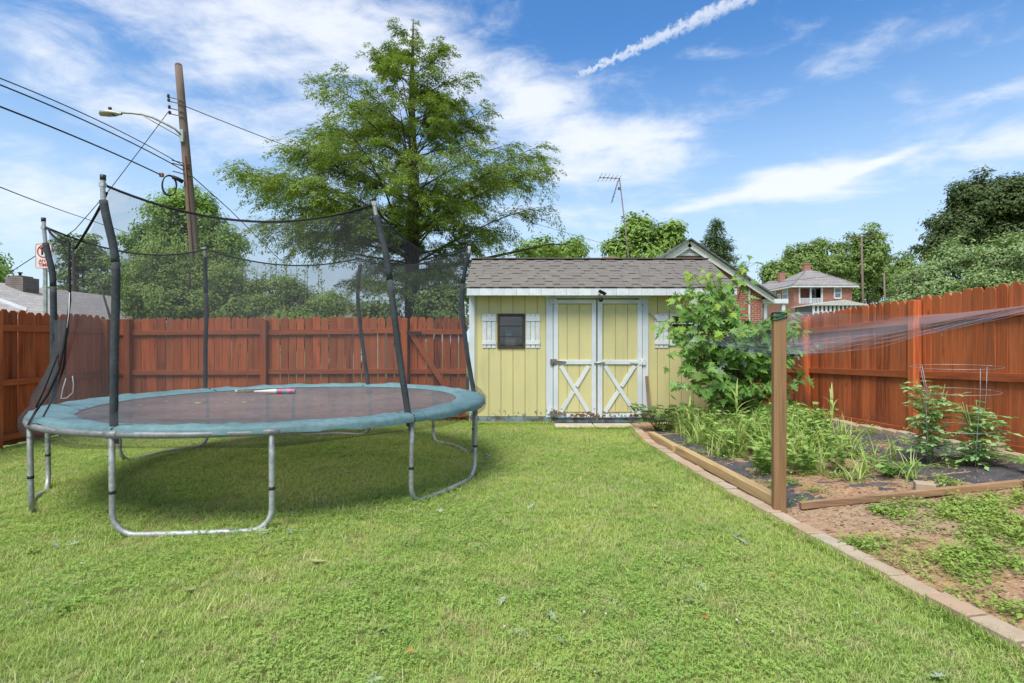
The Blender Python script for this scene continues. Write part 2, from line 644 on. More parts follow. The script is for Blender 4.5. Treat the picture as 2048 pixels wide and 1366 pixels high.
leak(MATFAB, 0.28)     # woven mesh
NET = mat_net('enclosure_net', (0.060, 0.062, 0.066), 0.27)
NETROPE = mat_plain('black_webbing', (0.012, 0.012, 0.013), None, 0.8)
WHITE = mat_plain('white_paint', (0.66, 0.69, 0.69), (0.55, 0.58, 0.59), 0.6, 3, 0, 0.2, 90, 0.07)
DARKMETAL = mat_plain('dark_metal', (0.05, 0.05, 0.05), None, 0.5, 8, 0.3)
BLACK = mat_plain('matt_black', (0.012, 0.012, 0.013), None, 0.7)
WIRE = mat_plain('cable_black', (0.02, 0.02, 0.022), None, 0.7, 3, 0, 0)
BROWNFRAME = mat_plain('brown_window_frame', (0.065, 0.045, 0.035), None, 0.5)
SILLBLUE = mat_plain('peeling_blue_paint', (0.20, 0.27, 0.31), (0.10, 0.09, 0.07), 0.8, 9, 0, 0.6, 40, 0.35)


def mat_glass(name):
    m, t, b, o = new_mat(name)
    t.n.remove(b)
    gl = t.new('ShaderNodeBsdfGlossy')
    gl.inputs['Color'].default_value = (0.9, 0.93, 0.93, 1)
    gl.inputs['Roughness'].default_value = 0.04
    tr = t.new('ShaderNodeBsdfTransparent')
    tr.inputs[0].default_value = (0.8, 0.83, 0.83, 1)
    mx = t.new('ShaderNodeMixShader')
    fr = t.new('ShaderNodeFresnel')
    fr.inputs[0].default_value = 1.5
    t.l.new(t.math('ADD', fr.outputs[0], 0.025), mx.inputs[0])
    t.l.new(tr.outputs[0], mx.inputs[1]); t.l.new(gl.outputs[0], mx.inputs[2])
    t.l.new(mx.outputs[0], o.inputs[0])
    return m


GLASS = mat_glass('window_glass')


def mat_yellow():
    """old yellow paint: mildew stains, chips low down and rust drips with shapes of their own"""
    m, t, b, o = new_mat('yellow_paint')
    pos = t.new('ShaderNodeNewGeometry').outputs['Position']
    n1 = t.noise(pos, 1.3, 4)
    n2 = t.noise(t.scaled(pos, (6, 6, 0.9)), 1.0, 5)
    n3 = t.noise(pos, 16, 5, 0.65)
    oi = t.new('ShaderNodeObjectInfo')
    col = t.mix(t.mapr(n1, 0.35, 0.7), (0.61, 0.55, 0.255), (0.55, 0.50, 0.245))
    col = t.mix(t.mapr(n2, 0.48, 0.74, 0, 0.42), col, (0.38, 0.36, 0.19))
    n4 = t.noise(t.scaled(pos, (14, 14, 2.5)), 1.0, 6, 0.7)
    col = t.mix(t.mapr(n4, 0.62, 0.78, 0, 0.5), col, (0.26, 0.24, 0.14))
    sp = t.new('ShaderNodeSeparateXYZ')
    t.l.new(pos, sp.inputs[0])
    low = t.mapr(sp.outputs[2], 0.10, 0.42, 0.20, 0.0)
    chip = t.mapr(t.math('ADD', n3, low), 0.735, 0.765)
    col = t.mix(chip, col, t.mix(t.mapr(n2, 0.4, 0.6), (0.20, 0.27, 0.30), (0.13, 0.075, 0.04)))
    t.l.new(t.mix(t.math('MULTIPLY', oi.outputs['Random'], 0.22), col, (0.53, 0.48, 0.25)), b.inputs['Base Color'])
    b.inputs['Roughness'].default_value = 0.62
    bump(t, b, t.noise(t.scaled(pos, (30, 30, 3)), 1.0, 5), 0.25, 0.004)
    return m


YELLOW = mat_yellow()


def mat_worn_white():
    m, t, b, o = new_mat('worn_white_paint')
    pos = t.new('ShaderNodeNewGeometry').outputs['Position']
    n1 = t.noise(pos, 2.2, 4)
    n3 = t.noise(pos, 18, 5, 0.65)
    sp = t.new('ShaderNodeSeparateXYZ')
    t.l.new(pos, sp.inputs[0])
    low = t.mapr(sp.outputs[2], 0.12, 0.40, 0.26, 0.0)
    chip = t.mapr(t.math('ADD', n3, low), 0.72, 0.75)
    col = t.mix(t.mapr(n1, 0.35, 0.7), (0.64, 0.67, 0.68), (0.52, 0.57, 0.59))
    col = t.mix(chip, col, t.mix(t.mapr(n1, 0.45, 0.55), (0.17, 0.24, 0.28), (0.14, 0.07, 0.035)))
    t.l.new(col, b.inputs['Base Color'])
    b.inputs['Roughness'].default_value = 0.6
    bump(t, b, n3, 0.2, 0.003)
    return m


WORN = mat_worn_white()


def mat_ground():
    m, t, b, o = new_mat('lawn_soil')
    pos = t.new('ShaderNodeNewGeometry').outputs['Position']
    n1 = t.noise(pos, 0.55, 4)
    n2 = t.noise(pos, 7, 6, 0.65)
    n3 = t.noise(pos, 60, 4, 0.7)
    col = t.mix(t.mapr(n1, 0.35, 0.65), (0.19, 0.26, 0.06), (0.24, 0.28, 0.08))
    col = t.mix(t.mapr(n2, 0.42, 0.70, 0, 0.85), col, (0.25, 0.18, 0.085))
    col = t.mix(t.mapr(n3, 0.4, 0.8, 0, 0.6), col, (0.07, 0.085, 0.022))
    t.l.new(col, b.inputs['Base Color'])
    b.inputs['Roughness'].default_value = 0.9
    bump(t, b, n3, 0.6, 0.02)
    return m


def mat_soil():
    m, t, b, o = new_mat('garden_soil_mulch')
    pos = t.new('ShaderNodeNewGeometry').outputs['Position']
    n1 = t.noise(pos, 1.1, 5)
    n2 = t.noise(pos, 22, 6, 0.7)
    vo = t.new('ShaderNodeTexVoronoi')
    t.l.new(t.scaled(pos, (55, 85, 60)), vo.inputs['Vector'])
    vo.inputs['Scale'].default_value = 1.0
    col = t.mix(t.mapr(n1, 0.38, 0.66), (0.42, 0.245, 0.13), (0.38, 0.28, 0.18))
    col = t.mix(t.mapr(n2, 0.4, 0.7), col, (0.22, 0.13, 0.07))
    sep = t.new('ShaderNodeSeparateColor')
    t.l.new(vo.outputs['Color'], sep.inputs[0])
    col = t.mix(t.mapr(sep.outputs[0], 0.72, 0.95, 0, 0.75), col, (0.48, 0.36, 0.24))
    t.l.new(col, b.inputs['Base Color'])
    b.inputs['Roughness'].default_value = 0.95
    bump(t, b, t.math('ADD', n2, t.math('MULTIPLY', vo.outputs['Distance'], 0.5)), 0.8, 0.02)
    return m


def mat_shingle(name, c1, c2, scale=14):
    m, t, b, o = new_mat(name)
    v, rnd = coords(t)
    n = t.noise(v, 90, 3, 0.7)
    n2 = t.noise(v, 3, 4)
    col = t.ramp(rnd, [(0, c1), (0.5, tuple((a + d) / 2 for a, d in zip(c1, c2))), (1, c2)])
    col = t.mix(t.mapr(n2, 0.4, 0.75, 0, 0.5), col, tuple(x * 0.8 for x in c1))
    col = t.mix(t.mapr(n, 0.35, 0.7, 0, 0.5), col, tuple(x * 0.55 for x in c1))
    t.l.new(col, b.inputs['Base Color'])
    b.inputs['Roughness'].default_value = 0.9
    bump(t, b, n, 0.5, 0.004)
    return m


SHINGLE = mat_shingle('weathered_shingle', (0.175, 0.156, 0.135), (0.20, 0.178, 0.153))


def mat_courses(name, c1, c2, mortar, bw, bh, mort, axis='XZ', rough=0.85):
    """brick or slate courses on houses too far off for single pieces"""
    m, t, b, o = new_mat(name)
    oc = t.new('ShaderNodeTexCoord').outputs['Object']
    sx = t.new('ShaderNodeSeparateXYZ')
    t.l.new(oc, sx.inputs[0])
    cx = t.new('ShaderNodeCombineXYZ')
    h = t.math('ADD', sx.outputs[0], sx.outputs[1]) if axis == 'XYZ' else sx.outputs['XYZ'.index(axis[0])]
    t.l.new(h, cx.inputs[0])
    t.l.new(sx.outputs[2], cx.inputs[1])
    br = t.new('ShaderNodeTexBrick')
    t.l.new(cx.outputs[0], br.inputs['Vector'])
    br.inputs['Color1'].default_value = (*c1, 1)
    br.inputs['Color2'].default_value = (*c2, 1)
    br.inputs['Mortar'].default_value = (*mortar, 1)
    br.inputs['Scale'].default_value = 1.0
    br.inputs['Brick Width'].default_value = bw
    br.inputs['Row Height'].default_value = bh
    br.inputs['Mortar Size'].default_value = mort
    n = t.noise(oc, 3, 4)
    col = t.mix(t.mapr(n, 0.35, 0.7, 0, 0.45), br.outputs['Color'], tuple(x * 0.6 for x in c1))
    t.l.new(col, b.inputs['Base Color'])
    b.inputs['Roughness'].default_value = rough
    bump(t, b, br.outputs['Fac'], -0.3, 0.01)
    return m


BRICKWALL = mat_courses('red_brick_wall', (0.36, 0.085, 0.045), (0.27, 0.060, 0.032), (0.40, 0.33, 0.28), 0.215, 0.075, 0.012, 'XYZ')
BRICKFAR = mat_courses('hazed_far_brick', (0.40, 0.16, 0.11), (0.33, 0.13, 0.09), (0.36, 0.23, 0.19), 0.25, 0.10, 0.012, 'XYZ')  # red brick made paler and pinker: distance haze put into its colour
SLATE = mat_courses('grey_slate', (0.26, 0.24, 0.235), (0.36, 0.33, 0.31), (0.14, 0.125, 0.12), 0.5, 0.28, 0.03, 'XYZ')
DARKSLATE = mat_courses('dark_shingles', (0.11, 0.115, 0.125), (0.15, 0.15, 0.16), (0.06, 0.06, 0.065), 0.4, 0.14, 0.015, 'XYZ')
PALEROOF = mat_courses('pale_grey_shingles', (0.36, 0.33, 0.31), (0.42, 0.39, 0.36), (0.27, 0.25, 0.24), 0.4, 0.14, 0.01, 'XYZ')
GREYBRICK = mat_courses('grey_brown_brick', (0.15, 0.115, 0.095), (0.19, 0.145, 0.12), (0.22, 0.2, 0.19), 0.22, 0.08, 0.012, 'XYZ')
CONCRETE = mat_plain('concrete_slab', (0.50, 0.44, 0.35), (0.42, 0.36, 0.28), 0.9, 3, 0, 0.3, 60, 0.2)
BARK = mat_plain('bark', (0.085, 0.065, 0.052), (0.045, 0.036, 0.030), 0.95, 6, 0, 0.8, 25, 0.4)
POLEWOOD = mat_wood('weathered_pole', (0.20, 0.155, 0.125), (0.13, 0.10, 0.08), (0.19, 0.115, 0.085), 2, 0.9, 0.1)


def mat_paver():
    m, t, b, o = new_mat('edging_brick')
    v, rnd = coords(t)
    col = t.ramp(rnd, [(0, (0.42, 0.29, 0.19)), (0.35, (0.42, 0.33, 0.23)), (0.7, (0.45, 0.35, 0.25)), (0.9, (0.42, 0.36, 0.28)), (1, (0.44, 0.21, 0.11))])
    n = t.noise(v, 9, 5)
    n2 = t.noise(v, 90, 3)
    col = t.mix(t.mapr(n, 0.4, 0.75, 0, 0.5), col, (0.30, 0.23, 0.16))
    col = t.mix(t.mapr(n2, 0.5, 0.8, 0, 0.5), col, (0.22, 0.15, 0.10))
    t.l.new(col, b.inputs['Base Color'])
    b.inputs['Roughness'].default_value = 0.9
    bump(t, b, n2, 0.5, 0.004)
    return m


PAVER = mat_paver()

# ================================================================== THE GROUND
def build_ground():
    xs = np.concatenate([[-900, -400, -150, -60, -30, -16, -11], np.arange(-8.5, 6.01, 0.14), [8, 12, 18, 30, 60, 150, 400, 900]])
    ys = np.concatenate([[-300, -80, -20, -6, -2], np.arange(0, 12.6, 0.14), [14, 17, 22, 30, 45, 80, 150, 300, 700, 1500]])
    P = [[(x, y, gz(x, y)) for x in xs] for y in ys]
    m = MB().grid(P)
    o = link_mesh('ground', m.mesh('ground'), mat_ground())
    tagit(o, 'mown green lawn and earth reaching out under the whole place', None, None, 'structure')
    # garden bed
    rows = []
    for y in np.arange(0.6, 11.7, 0.085):
        x0 = edge_x(y) + 0.05
        row = []
        for k in range(41):
            x = x0 + (4.99 - x0) * k / 40
            h = mnoise.fractal((x * 2.6, y * 2.6, 3.1), 1.0, 2.0, 4)
            row.append((x, y, gz(x, y) + 0.022 + 0.022 * h * min(1, k / 3)))
        rows.append(row)
    o = link_mesh('garden_soil', MB().grid(rows).mesh('garden_soil'), mat_soil())
    tagit(o, 'bare brown garden soil with mulch inside the brick edging', None, None, 'structure')


def soil_z(x, y):
    h = mnoise.fractal((x * 2.6, y * 2.6, 3.1), 1.0, 2.0, 4)
    return gz(x, y) + 0.022 + 0.022 * h


build_ground()


# ================================================================== SHED
def build_shed():
    D = 9.3
    root = thing('garden_shed', (1.47, 10.4, gz(1.4, 9.6)), 'yellow wooden garden shed with white trim and a grey shingle roof', 'shed')
    px = lambda u: (u - 1024) / FPX * D
    pz = lambda v: EYE - (v - 683) / FPX * D
    L, Rr = px(940), 3.58
    top = 2.30
    # inner walls: back, sides, floor and front lining with openings left for the windows
    W1 = (px(996), px(1048.5), pz(695.5), pz(628.5))
    W2 = (px(1340), px(1392), pz(690), pz(629))
    wl = MB()
    wl.span((L + .03, 11.66, 0.02), (Rr - .03, 11.7, top))
    wl.span((L + .02, D + .04, 0.02), (L + .05, 11.64, top))
    wl.span((Rr - .05, D + .04, 0.02), (Rr - .02, 11.64, top))
    wl.span((L + .06, D + .05, 0.03), (Rr - .06, 11.62, 0.06))
    wl.build('side_wall', YELLOW, root)
    xs = [L + .02, W1[0], W1[1], W2[0], W2[1], Rr - .02]
    ln = MB()
    for i in range(5):
        x0, x1 = xs[i], xs[i + 1]
        if i in (1, 3):
            W = W1 if i == 1 else W2
            ln.span((x0 + .001, D + .006, 0.03), (x1 - .001, D + .03, W[2])); ln.span((x0 + .001, D + .006, W[3]), (x1 - .001, D + .03, top))
        else:
            ln.span((x0, D + .006, 0.03), (x1, D + .03, top))
    ln.build('wall_lining', mat_plain('groove_shadow_paint', (0.33, 0.28, 0.11), None, 0.8), root)

    # siding boards: one object each
    def boards(x0, x1, z0, z1, y, parent, holes=(), off=0.0, name='siding_board'):
        g = px(954) + off
        k0 = math.floor((x0 - g) / 0.2032) - 1
        cuts = [x0] + [g + 0.2032 * k for k in range(k0, k0 + 60) if x0 + .02 < g + 0.2032 * k < x1 - .02] + [x1]
        for a, b in zip(cuts, cuts[1:]):
            segs = [(a, b, z0, z1)]
            for h in holes:
                if b > h[0] + .004 and a < h[1] - .004:
                    segs = []
                    la, lb = max(a, h[0]), min(b, h[1])
                    segs.append((a, b, z0, h[2])); segs.append((a, b, h[3], z1))
                    if a < h[0] - .01: segs.append((a, h[0], h[2], h[3]))
                    if b > h[1] + .01: segs.append((h[1], b, h[2], h[3]))
            for (p, q, r, s) in segs:
                MB().span((p + .0035, y - .012, r + .001), (q - .0035, y + .005, s - .001)).build(name, YELLOW, parent, 0.002)

    boards(px(950), px(1092), 0.135, top, D, root, [W1])
    boards(px(1294), Rr - .10, 0.135, top, D, root, [W2])
    boards(px(1092), px(1294), pz(597), top, D, root)
    # corner trim, sill skirt
    for a, b in ((L - .012, px(950) - .002), (Rr - .098, Rr + .012)):
        MB().span((a, D - .03, 0.05), (b, D + .05, top)).build('corner_trim', WORN, root, 0.003)
    MB().span((L - .005, D - .02, 0.03), (Rr + .005, D + .045, 0.128)).build('base_board', SILLBLUE, root, 0.004)
    # windows
    for wi, (W, fm) in enumerate(((W1, BROWNFRAME), (W2, WORN))):
        w = MB()
        a, b, z0, z1 = W
        f = 0.03
        w.span((a - .01, D - .035, z0 - .01), (a + f, D + .02, z1 + .01)); w.span((b - f, D - .035, z0 - .01), (b + .01, D + .02, z1 + .01))
        w.span((a + f, D - .033, z0 - .01), (b - f, D + .02, z0 + f)); w.span((a + f, D - .033, z1 - f), (b - f, D + .02, z1 + .01))
        wo = w.build('window', fm, root, 0.002)
        zs = [z0 + f, z0 + .19, z0 + .365, z1 - f]
        for k in range(3):
            MB().span((a + f + .002, D - .012, zs[k] + .008), (b - f - .002, D - .008, zs[k + 1] - .008)).build('pane', GLASS, wo)
            if k:
                MB().span((a + f + .001, D - .028, zs[k] - .010), (b - f - .001, D + .004, zs[k] + .010)).build('window_bar', fm, wo)
    # shutters
    for (u0, u1) in ((964.5, 992), (1051.5, 1080), (1308.5, 1336)):
        a, b = px(u0), px(u1)
        z0, z1 = pz(696), pz(628)
        so_ = MB().span((a, D - .036, pz(642.5)), (b, D - .025, pz(633))).build('shutter', WHITE, root, 0.002)
        MB().span((a, D - .036, pz(689)), (b, D - .025, pz(681.5))).build('batten', WHITE, so_, 0.002)
        w = (b - a - .03) / 3
        for k in range(3):
            x = a + .004 + k * (w + .011)
            MB().span((x, D - .0245, z0), (x + w, D - .0125, z1)).build('slat', WHITE, so_, 0.002)
    # door casing
    cas = MB()
    for u0, u1 in ((1092, 1105.5), (1284, 1296)):
        MB().span((px(u0), D - .036, 0.12), (px(u1), D - .013, pz(597) - .002)).build('door_casing', WORN, root, 0.003)
    MB().span((px(1090), D - .05, pz(597)), (px(1299), D - .013, pz(583))).build('door_header', WORN, root, 0.003)
    # doors
    for (u0, u1, hs) in ((1106.5, 1191.6, -1), (1194.4, 1283, 1)):
        a, b = px(u0), px(u1)
        z0, z1 = pz(834), pz(599.5)
        bk = MB().span((a, D - .012, z0 + .01), (b, D + .004, z1))
        dr = bk.build('door', YELLOW, root)
        boards(a + .075, b - .075, z0 + .09, z1 - .08, D - .018, dr, (), 0.10, 'door_board')
        y0, y1 = D - .052, D - .0125
        for x0, x1 in ((a, a + .078), (b - .078, b)):
            MB().span((x0, y0, z0), (x1, y1, z1)).build('stile', WORN, dr, 0.003)
        for v0, v1 in ((607.5, 599.5), (728.5, 720), (834, 827)):
            MB().span((a + .0785, y0 + .002, pz(v0)), (b - .0785, y1, pz(v1))).build('rail', WORN, dr, 0.003)
        ia, ib = a + .082, b - .082
        zb, zt = pz(827), pz(728.5)
        w = 0.064
        e = 0.045
        MB().bar((ia + e, D - .040, zt - .03), (ib - e, D - .040, zb + .03), w, .018).build('brace', WORN, dr, 0.002)
        c = Vector(((ia + ib) / 2, 0, (zb + zt) / 2))
        p0, p1 = Vector((ia + e, 0, zb + .03)), Vector((ib - e, 0, zt - .03))
        dv = (p1 - p0).normalized() * 0.05
        for s0, s1 in ((p0, c - dv), (c + dv, p1)):
            s0 = Vector((s0.x, D - .0405, s0.z)); s1 = Vector((s1.x, D - .0405, s1.z))
            MB().bar(s0, s1, w, .017).build('brace', WORN, dr, 0.002)
        # rotten kick board
        MB().span((a + .01, D - .058, 0.128), (b - .01, D - .036, z0 - .004)).build('kick_board', SILLBLUE, dr, 0.004)
        hx = a if hs < 0 else b
        for v in (603, 724, 827):
            h = MB()
            z = pz(v)
            h.span((hx - .055, D - .060, z - .05), (hx + .055, D - .0535, z + .05))
            h.prism([(hx - hs * .05, z - .028), (hx - hs * .21, z - .010), (hx - hs * .21, z + .010), (hx - hs * .05, z + .028)], D - .061, D - .0545)
            h.tube([(hx, D - .063, z - .055), (hx, D - .063, z + .055)], .008, 6)
            for bx_, bz_ in ((-.035, .03), (.035, -.03), (.035, .03), (-.035, -.03)):
                h.box((hx + bx_, D - .062, z + bz_), (.012, .006, .012))
            h.build('hinge', RUST if (hs < 0 and v > 610) else WORN, dr)
    la = MB()
    z = pz(725.5)
    la.box((px(1193), D - .058, z), (.10, .008, .045)); la.tube([(px(1187), D - .066, z), (px(1208), D - .066, z + .01)], .012, 8)
    la.tube([(px(1199), D - .07, z - .03), (px(1199), D - .08, z), (px(1199), D - .07, z + .03)], .008, 6)
    la.build('latch', mat_plain('latch_metal', (0.55, 0.55, 0.53), None, 0.45, 8, 0.5), root)
    # hook with a loose wire
    MB().tube([(px(1297), D - .012, pz(627)), (px(1297), D - .05, pz(627.5)), (px(1304), D - .05, pz(634)), (px(1312), D - .045, pz(640))], .005, 5).build('hook', DARKMETAL, root)

    # roof
    e0 = Vector((0, 9.02, 2.285))
    r0 = Vector((0, 10.42, 2.952))
    b0 = Vector((0, 11.82, 2.285))
    xl, xr = -0.745, 3.69
    rf = MB()
    for p, q in ((e0, r0), (r0, b0)):
        n = (q - p).cross(Vector((1, 0, 0))).normalized()
        if n.z < 0: n = -n
        rf.add([(xl, p.y, p.z), (xr, p.y, p.z), (xr, q.y, q.z), (xl, q.y, q.z),
                (xl, p.y - n.y * .03, p.z - n.z * .03), (xr, p.y - n.y * .03, p.z - n.z * .03), (xr, q.y, q.z - .03), (xl, q.y, q.z - .03)],
               [(0, 1, 2, 3), (4, 7, 6, 5), (0, 4, 5, 1), (1, 5, 6, 2), (2, 6, 7, 3), (3, 7, 4, 0)])
    roof = rf.build('roof', SHINGLE, root)
    sl = (r0 - e0)
    length = sl.length
    dirv = sl.normalized()
    nrm = dirv.cross(Vector((1, 0, 0))).normalized()
    if nrm.z < 0: nrm = -nrm
    rows = 11
    exp = length / rows
    mxr = Matrix((Vector((1, 0, 0)), dirv, nrm)).transposed()
    tabs = {}
    for k in range(rows):
        base = e0 + dirv * (exp * k - .012)
        c = base + dirv * (exp * .5 + .012) + nrm * 0.006
        tilt = Matrix.Rotation(-0.03, 3, 'X')
        MB().box((0.5 * (xl + xr), c.y, c.z), (xr - xl + .016 + .004 * (k % 2), exp + .03, .010), mxr @ tilt).build('shingle_course', SHINGLE, roof)
        x = xl + random.uniform(-.01, .2)
        while x < xr - .1:
            w = random.choice([.12, .17, .22, .27])
            if x + w > xr: w = xr - x
            if w not in tabs:
                tabs[w] = MB().box((0, 0, 0), (w, exp + .012, .007)).mesh('shingle', (0, 0, 0), 0.002)
            o = link_mesh('shingle', tabs[w], SHINGLE, roof)
            o.location = Vector((x + w / 2, 0, 0)) + Vector((0, 1, 0)) * 0 + Vector((0, (base + dirv * (exp * .5 - .004) + nrm * .0175).y, (base + dirv * (exp * .5 - .004) + nrm * .0175).z)) - origin_of(roof)
            o.rotation_euler = (mxr @ Matrix.Rotation(-0.03 + random.uniform(-.006, .004), 3, 'X')).to_euler()
            x += w + random.choice([.09, .14, .2, .3])
    MB().box(((xl + xr) / 2, r0.y, r0.z + .012), (xr - xl + .03, .22, .014)).build('ridge_cap', SHINGLE, roof)
    # fascia pieces
    x = xl + .004
    while x < xr - .02:
        x1 = min(x + .2045, xr - .004)
        MB().span((x + .001, 9.005, 2.155), (x1 - .001, 9.03, 2.268)).build('fascia_board', WHITE, root, 0.002)
        x = x1
    MB().span((xl + .004, 9.032, 2.18), (xr - .004, 9.284, 2.196)).build('soffit', WHITE, root)
    for xe in (xl + .006, xr - .03):
        poly = [(9.033, 2.16), (10.42, 2.82), (11.80, 2.16), (11.80, 2.262), (10.42, 2.918), (9.033, 2.262)]
        m = MB()
        vs = [(xe, y, z) for y, z in poly] + [(xe + .024, y, z) for y, z in poly]
        m.add(vs, [tuple(range(6)), tuple(range(11, 5, -1))] + [(i, (i + 1) % 6, (i + 1) % 6 + 6, i + 6) for i in range(6)])
        m.build('rake_board', WHITE, root)
    # gable infill
    for xe in (L + .03, Rr - .05):
        poly = [(D + .05, 2.2), (10.42, 2.83), (11.64, 2.2)]
        m = MB()
        m.add([(xe, y, z) for y, z in poly] + [(xe + .02, y, z) for y, z in poly], [(0, 1, 2), (5, 4, 3), (0, 3, 4, 1), (1, 4, 5, 2), (2, 5, 3, 0)])
        m.build('gable_wall', YELLOW, root)

    # things in the window
    jug = thing('plastic_jug', (px(1017), D + .17, .0), 'white plastic jug with a handle inside the shed window', 'jug')
    zs = pz(676)
    jug.location.z = zs
    MB().lathe((px(1017), D + .17, zs), [(.055, 0), (.06, .02), (.06, .07), (.045, .085)], 16).build('jug_body', WHITE, jug)
    MB().tube([(px(1012), D + .16, zs + .08), (px(1012), D + .15, zs + .125), (px(1022), D + .15, zs + .125), (px(1022), D + .16, zs + .08)], .012, 8).build('handle', WHITE, jug)
    bx = thing('cardboard_box', (px(1020), D + .17, zs - .17), 'pale printed box standing below the jug in the shed window', 'box')
    MB().span((px(1010), D + .10, zs - .16), (px(1032), D + .24, zs - .002)).build('box_body', mat_plain('box_card', (0.6, 0.5, 0.45), (0.5, 0.25, 0.22), 0.7, 14), bx, 0.003)
    sh = tagit(MB().span((px(990), D + .05, zs - .185), (px(1055), D + .35, zs - .161)).build('inner_shelf', GREYWOOD), 'wooden shelf inside the shed behind the left window', 'shelf')
    st = MB()
    st.span((px(990), D + .05, 0.061), (px(992), D + .07, zs - .186)); st.span((px(1053), D + .05, .061), (px(1055), D + .07, zs - .186))
    st.span((px(990), D + .33, 0.061), (px(992), D + .35, zs - .186)); st.span((px(1053), D + .33, .061), (px(1055), D + .35, zs - .186))
    st.build('leg', GREYWOOD, sh).location = (0, 0, 0)
    # flood light
    fl = thing('solar_floodlight', at(1200, 592, 9.0) , 'small black solar floodlight hung from the shed fascia above the doors', 'light')
    p = at(1200, 588, 8.99)
    MB().tube([p + Vector((0, .035, .02)), p + Vector((0, -.02, .0)), p + Vector((-.05, -.03, -.05)), p + Vector((-.09, -.02, -.09))], .006, 6).build('arm', DARKMETAL, fl)
    MB().lathe(p + Vector((-.01, -.05, -.075)), [(.02, 0), (.038, .01), (.04, .05), (.02, .07)], 12, (0.3, -.7, -.5)).build('lamp_head', BLACK, fl)
    MB().box(p + Vector((.03, -.05, .02)), (.13, .09, .014), Matrix.Rotation(R(28), 3, 'Y') @ Matrix.Rotation(R(-20), 3, 'X')).build('solar_panel', BLACK, fl, 0.003)
    # stick
    a, b = at(1301, 826, 9.2), at(1293, 752, 9.255)
    a.z = gz(a.x, a.y)
    tagit(MB().bar(a, b, .05, .02, (0, 1, 0)).build('wooden_stake', GREYWOOD, None, 0.002), 'grey wooden stake leaning on the shed beside the right door', 'stake')
    # stepping slabs
    for u0, u1, lab in ((1111, 1189, 'tan concrete step slab below the left shed door'), (1191, 1268, 'tan concrete step slab below the right shed door, touching the brick edging')):
        x0, x1 = (u0 - 1024) / FPX * 8.9, (u1 - 1024) / FPX * 8.9
        z = gz(x0, 8.95)
        tagit(MB().span((x0, 8.76, z - .03), (x1, 9.20, z + .035)).build('step_slab', CONCRETE, None, 0.008), lab, 'slab')
    return root


RUST = mat_plain('rusty_hinge', (0.20, 0.19, 0.15), (0.12, 0.085, 0.06), 0.7, 20, 0.2, 0.3, 120, 0.4)
build_shed()


# ================================================================== FENCES
def picket_meshes(h, w=0.1405, th=0.016):
    res = []
    for k in range(4):
        c = 0.024 + 0.006 * k
        hw = w / 2 - 0.0012 * k
        poly = [(-hw, 0), (hw, 0), (hw, h - c * 1.2), (hw - c, h), (-hw + c, h), (-hw, h - c * 1.2)]
        m = MB().prism(poly, -th / 2, th / 2)
        res.append(m.mesh('fence_picket', (0, 0, 0), 0.0025))
    return res


def fence(name, p0, p1, zfun, h, posts, rail_h, label, inward, gap=0.0, railmat=None, group=None, ext_gap=None, skip=None):
    """pickets from p0 to p1, rails and posts standing on the yard side (inward)"""
    p0, p1 = Vector((*p0, 0)), Vector((*p1, 0))
    d = (p1 - p0)
    n = d.length
    d.normalize()
    inw = Vector((*inward, 0))
    root = thing(name, (p0.x, p0.y, zfun(0)), label, 'fence', group)
    pm = picket_meshes(h)
    ang = math.atan2(d.y, d.x)
    s = 0.07
    pitch = 0.1412
    while s < n - 0.05:
        q = p0 + d * s
        o = link_mesh('picket', random.choice(pm), FENCE, root)
        gg = gap(s) if callable(gap) else gap
        o.location = Vector((q.x, q.y, zfun(s) + random.uniform(-.012, .012))) + inw * random.uniform(-.003, .003) - origin_of(root)
        o.rotation_euler = (random.uniform(-.005, .005), random.uniform(-.006, .006), ang + random.uniform(-.02, .02))
        o.scale = ((1 - gg) * random.uniform(.992, 1.0), 1, 1)
        s += pitch
    ps = [0] + [x for x in posts if 0 < x < n] + [n]
    for rh in rail_h:
        for a, b in zip(ps, ps[1:]):
            if b - a < .1: continue
            A, B = p0 + d * (a + .052 if a in posts else a + .01), p0 + d * (b - .052 if b in posts else b - .01)
            A.z, B.z = zfun(a) + rh + random.uniform(-.008, .008), zfun(b) + rh + random.uniform(-.008, .008)
            A += inw * .0285; B += inw * .0285
            MB().bar(A, B, .086, .036, (inw.x, inw.y, 0)).build('rail', railmat, root, 0.003)
    for x in posts:
        q = p0 + d * x + inw * .062
        z = zfun(x)
        m = MB()
        hh = h - 0.03 + random.uniform(-.03, .02)
        m.span((q.x - .05, q.y - .05, z - .12), (q.x + .05, q.y + .05, z + hh))
        m.build('post', FENCE, root, 0.004)
    return root


LEFT_X, BACK_Y, RIGHT_X = -7.0, 9.52, 4.93
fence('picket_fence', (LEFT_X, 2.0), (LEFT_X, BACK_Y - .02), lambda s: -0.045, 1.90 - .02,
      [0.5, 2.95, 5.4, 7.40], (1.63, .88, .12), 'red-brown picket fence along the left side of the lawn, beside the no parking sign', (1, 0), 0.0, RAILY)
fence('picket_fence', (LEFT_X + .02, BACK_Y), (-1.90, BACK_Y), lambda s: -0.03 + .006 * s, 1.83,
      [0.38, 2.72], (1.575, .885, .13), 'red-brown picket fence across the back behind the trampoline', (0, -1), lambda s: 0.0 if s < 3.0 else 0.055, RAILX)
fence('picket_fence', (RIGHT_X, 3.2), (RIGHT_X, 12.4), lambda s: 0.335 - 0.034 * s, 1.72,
      [1.0, 3.45, 5.9, 8.3], (1.435, .785, .085), 'red-brown picket fence along the garden bed behind the tomato plants', (-1, 0), 0.0, RAILY)
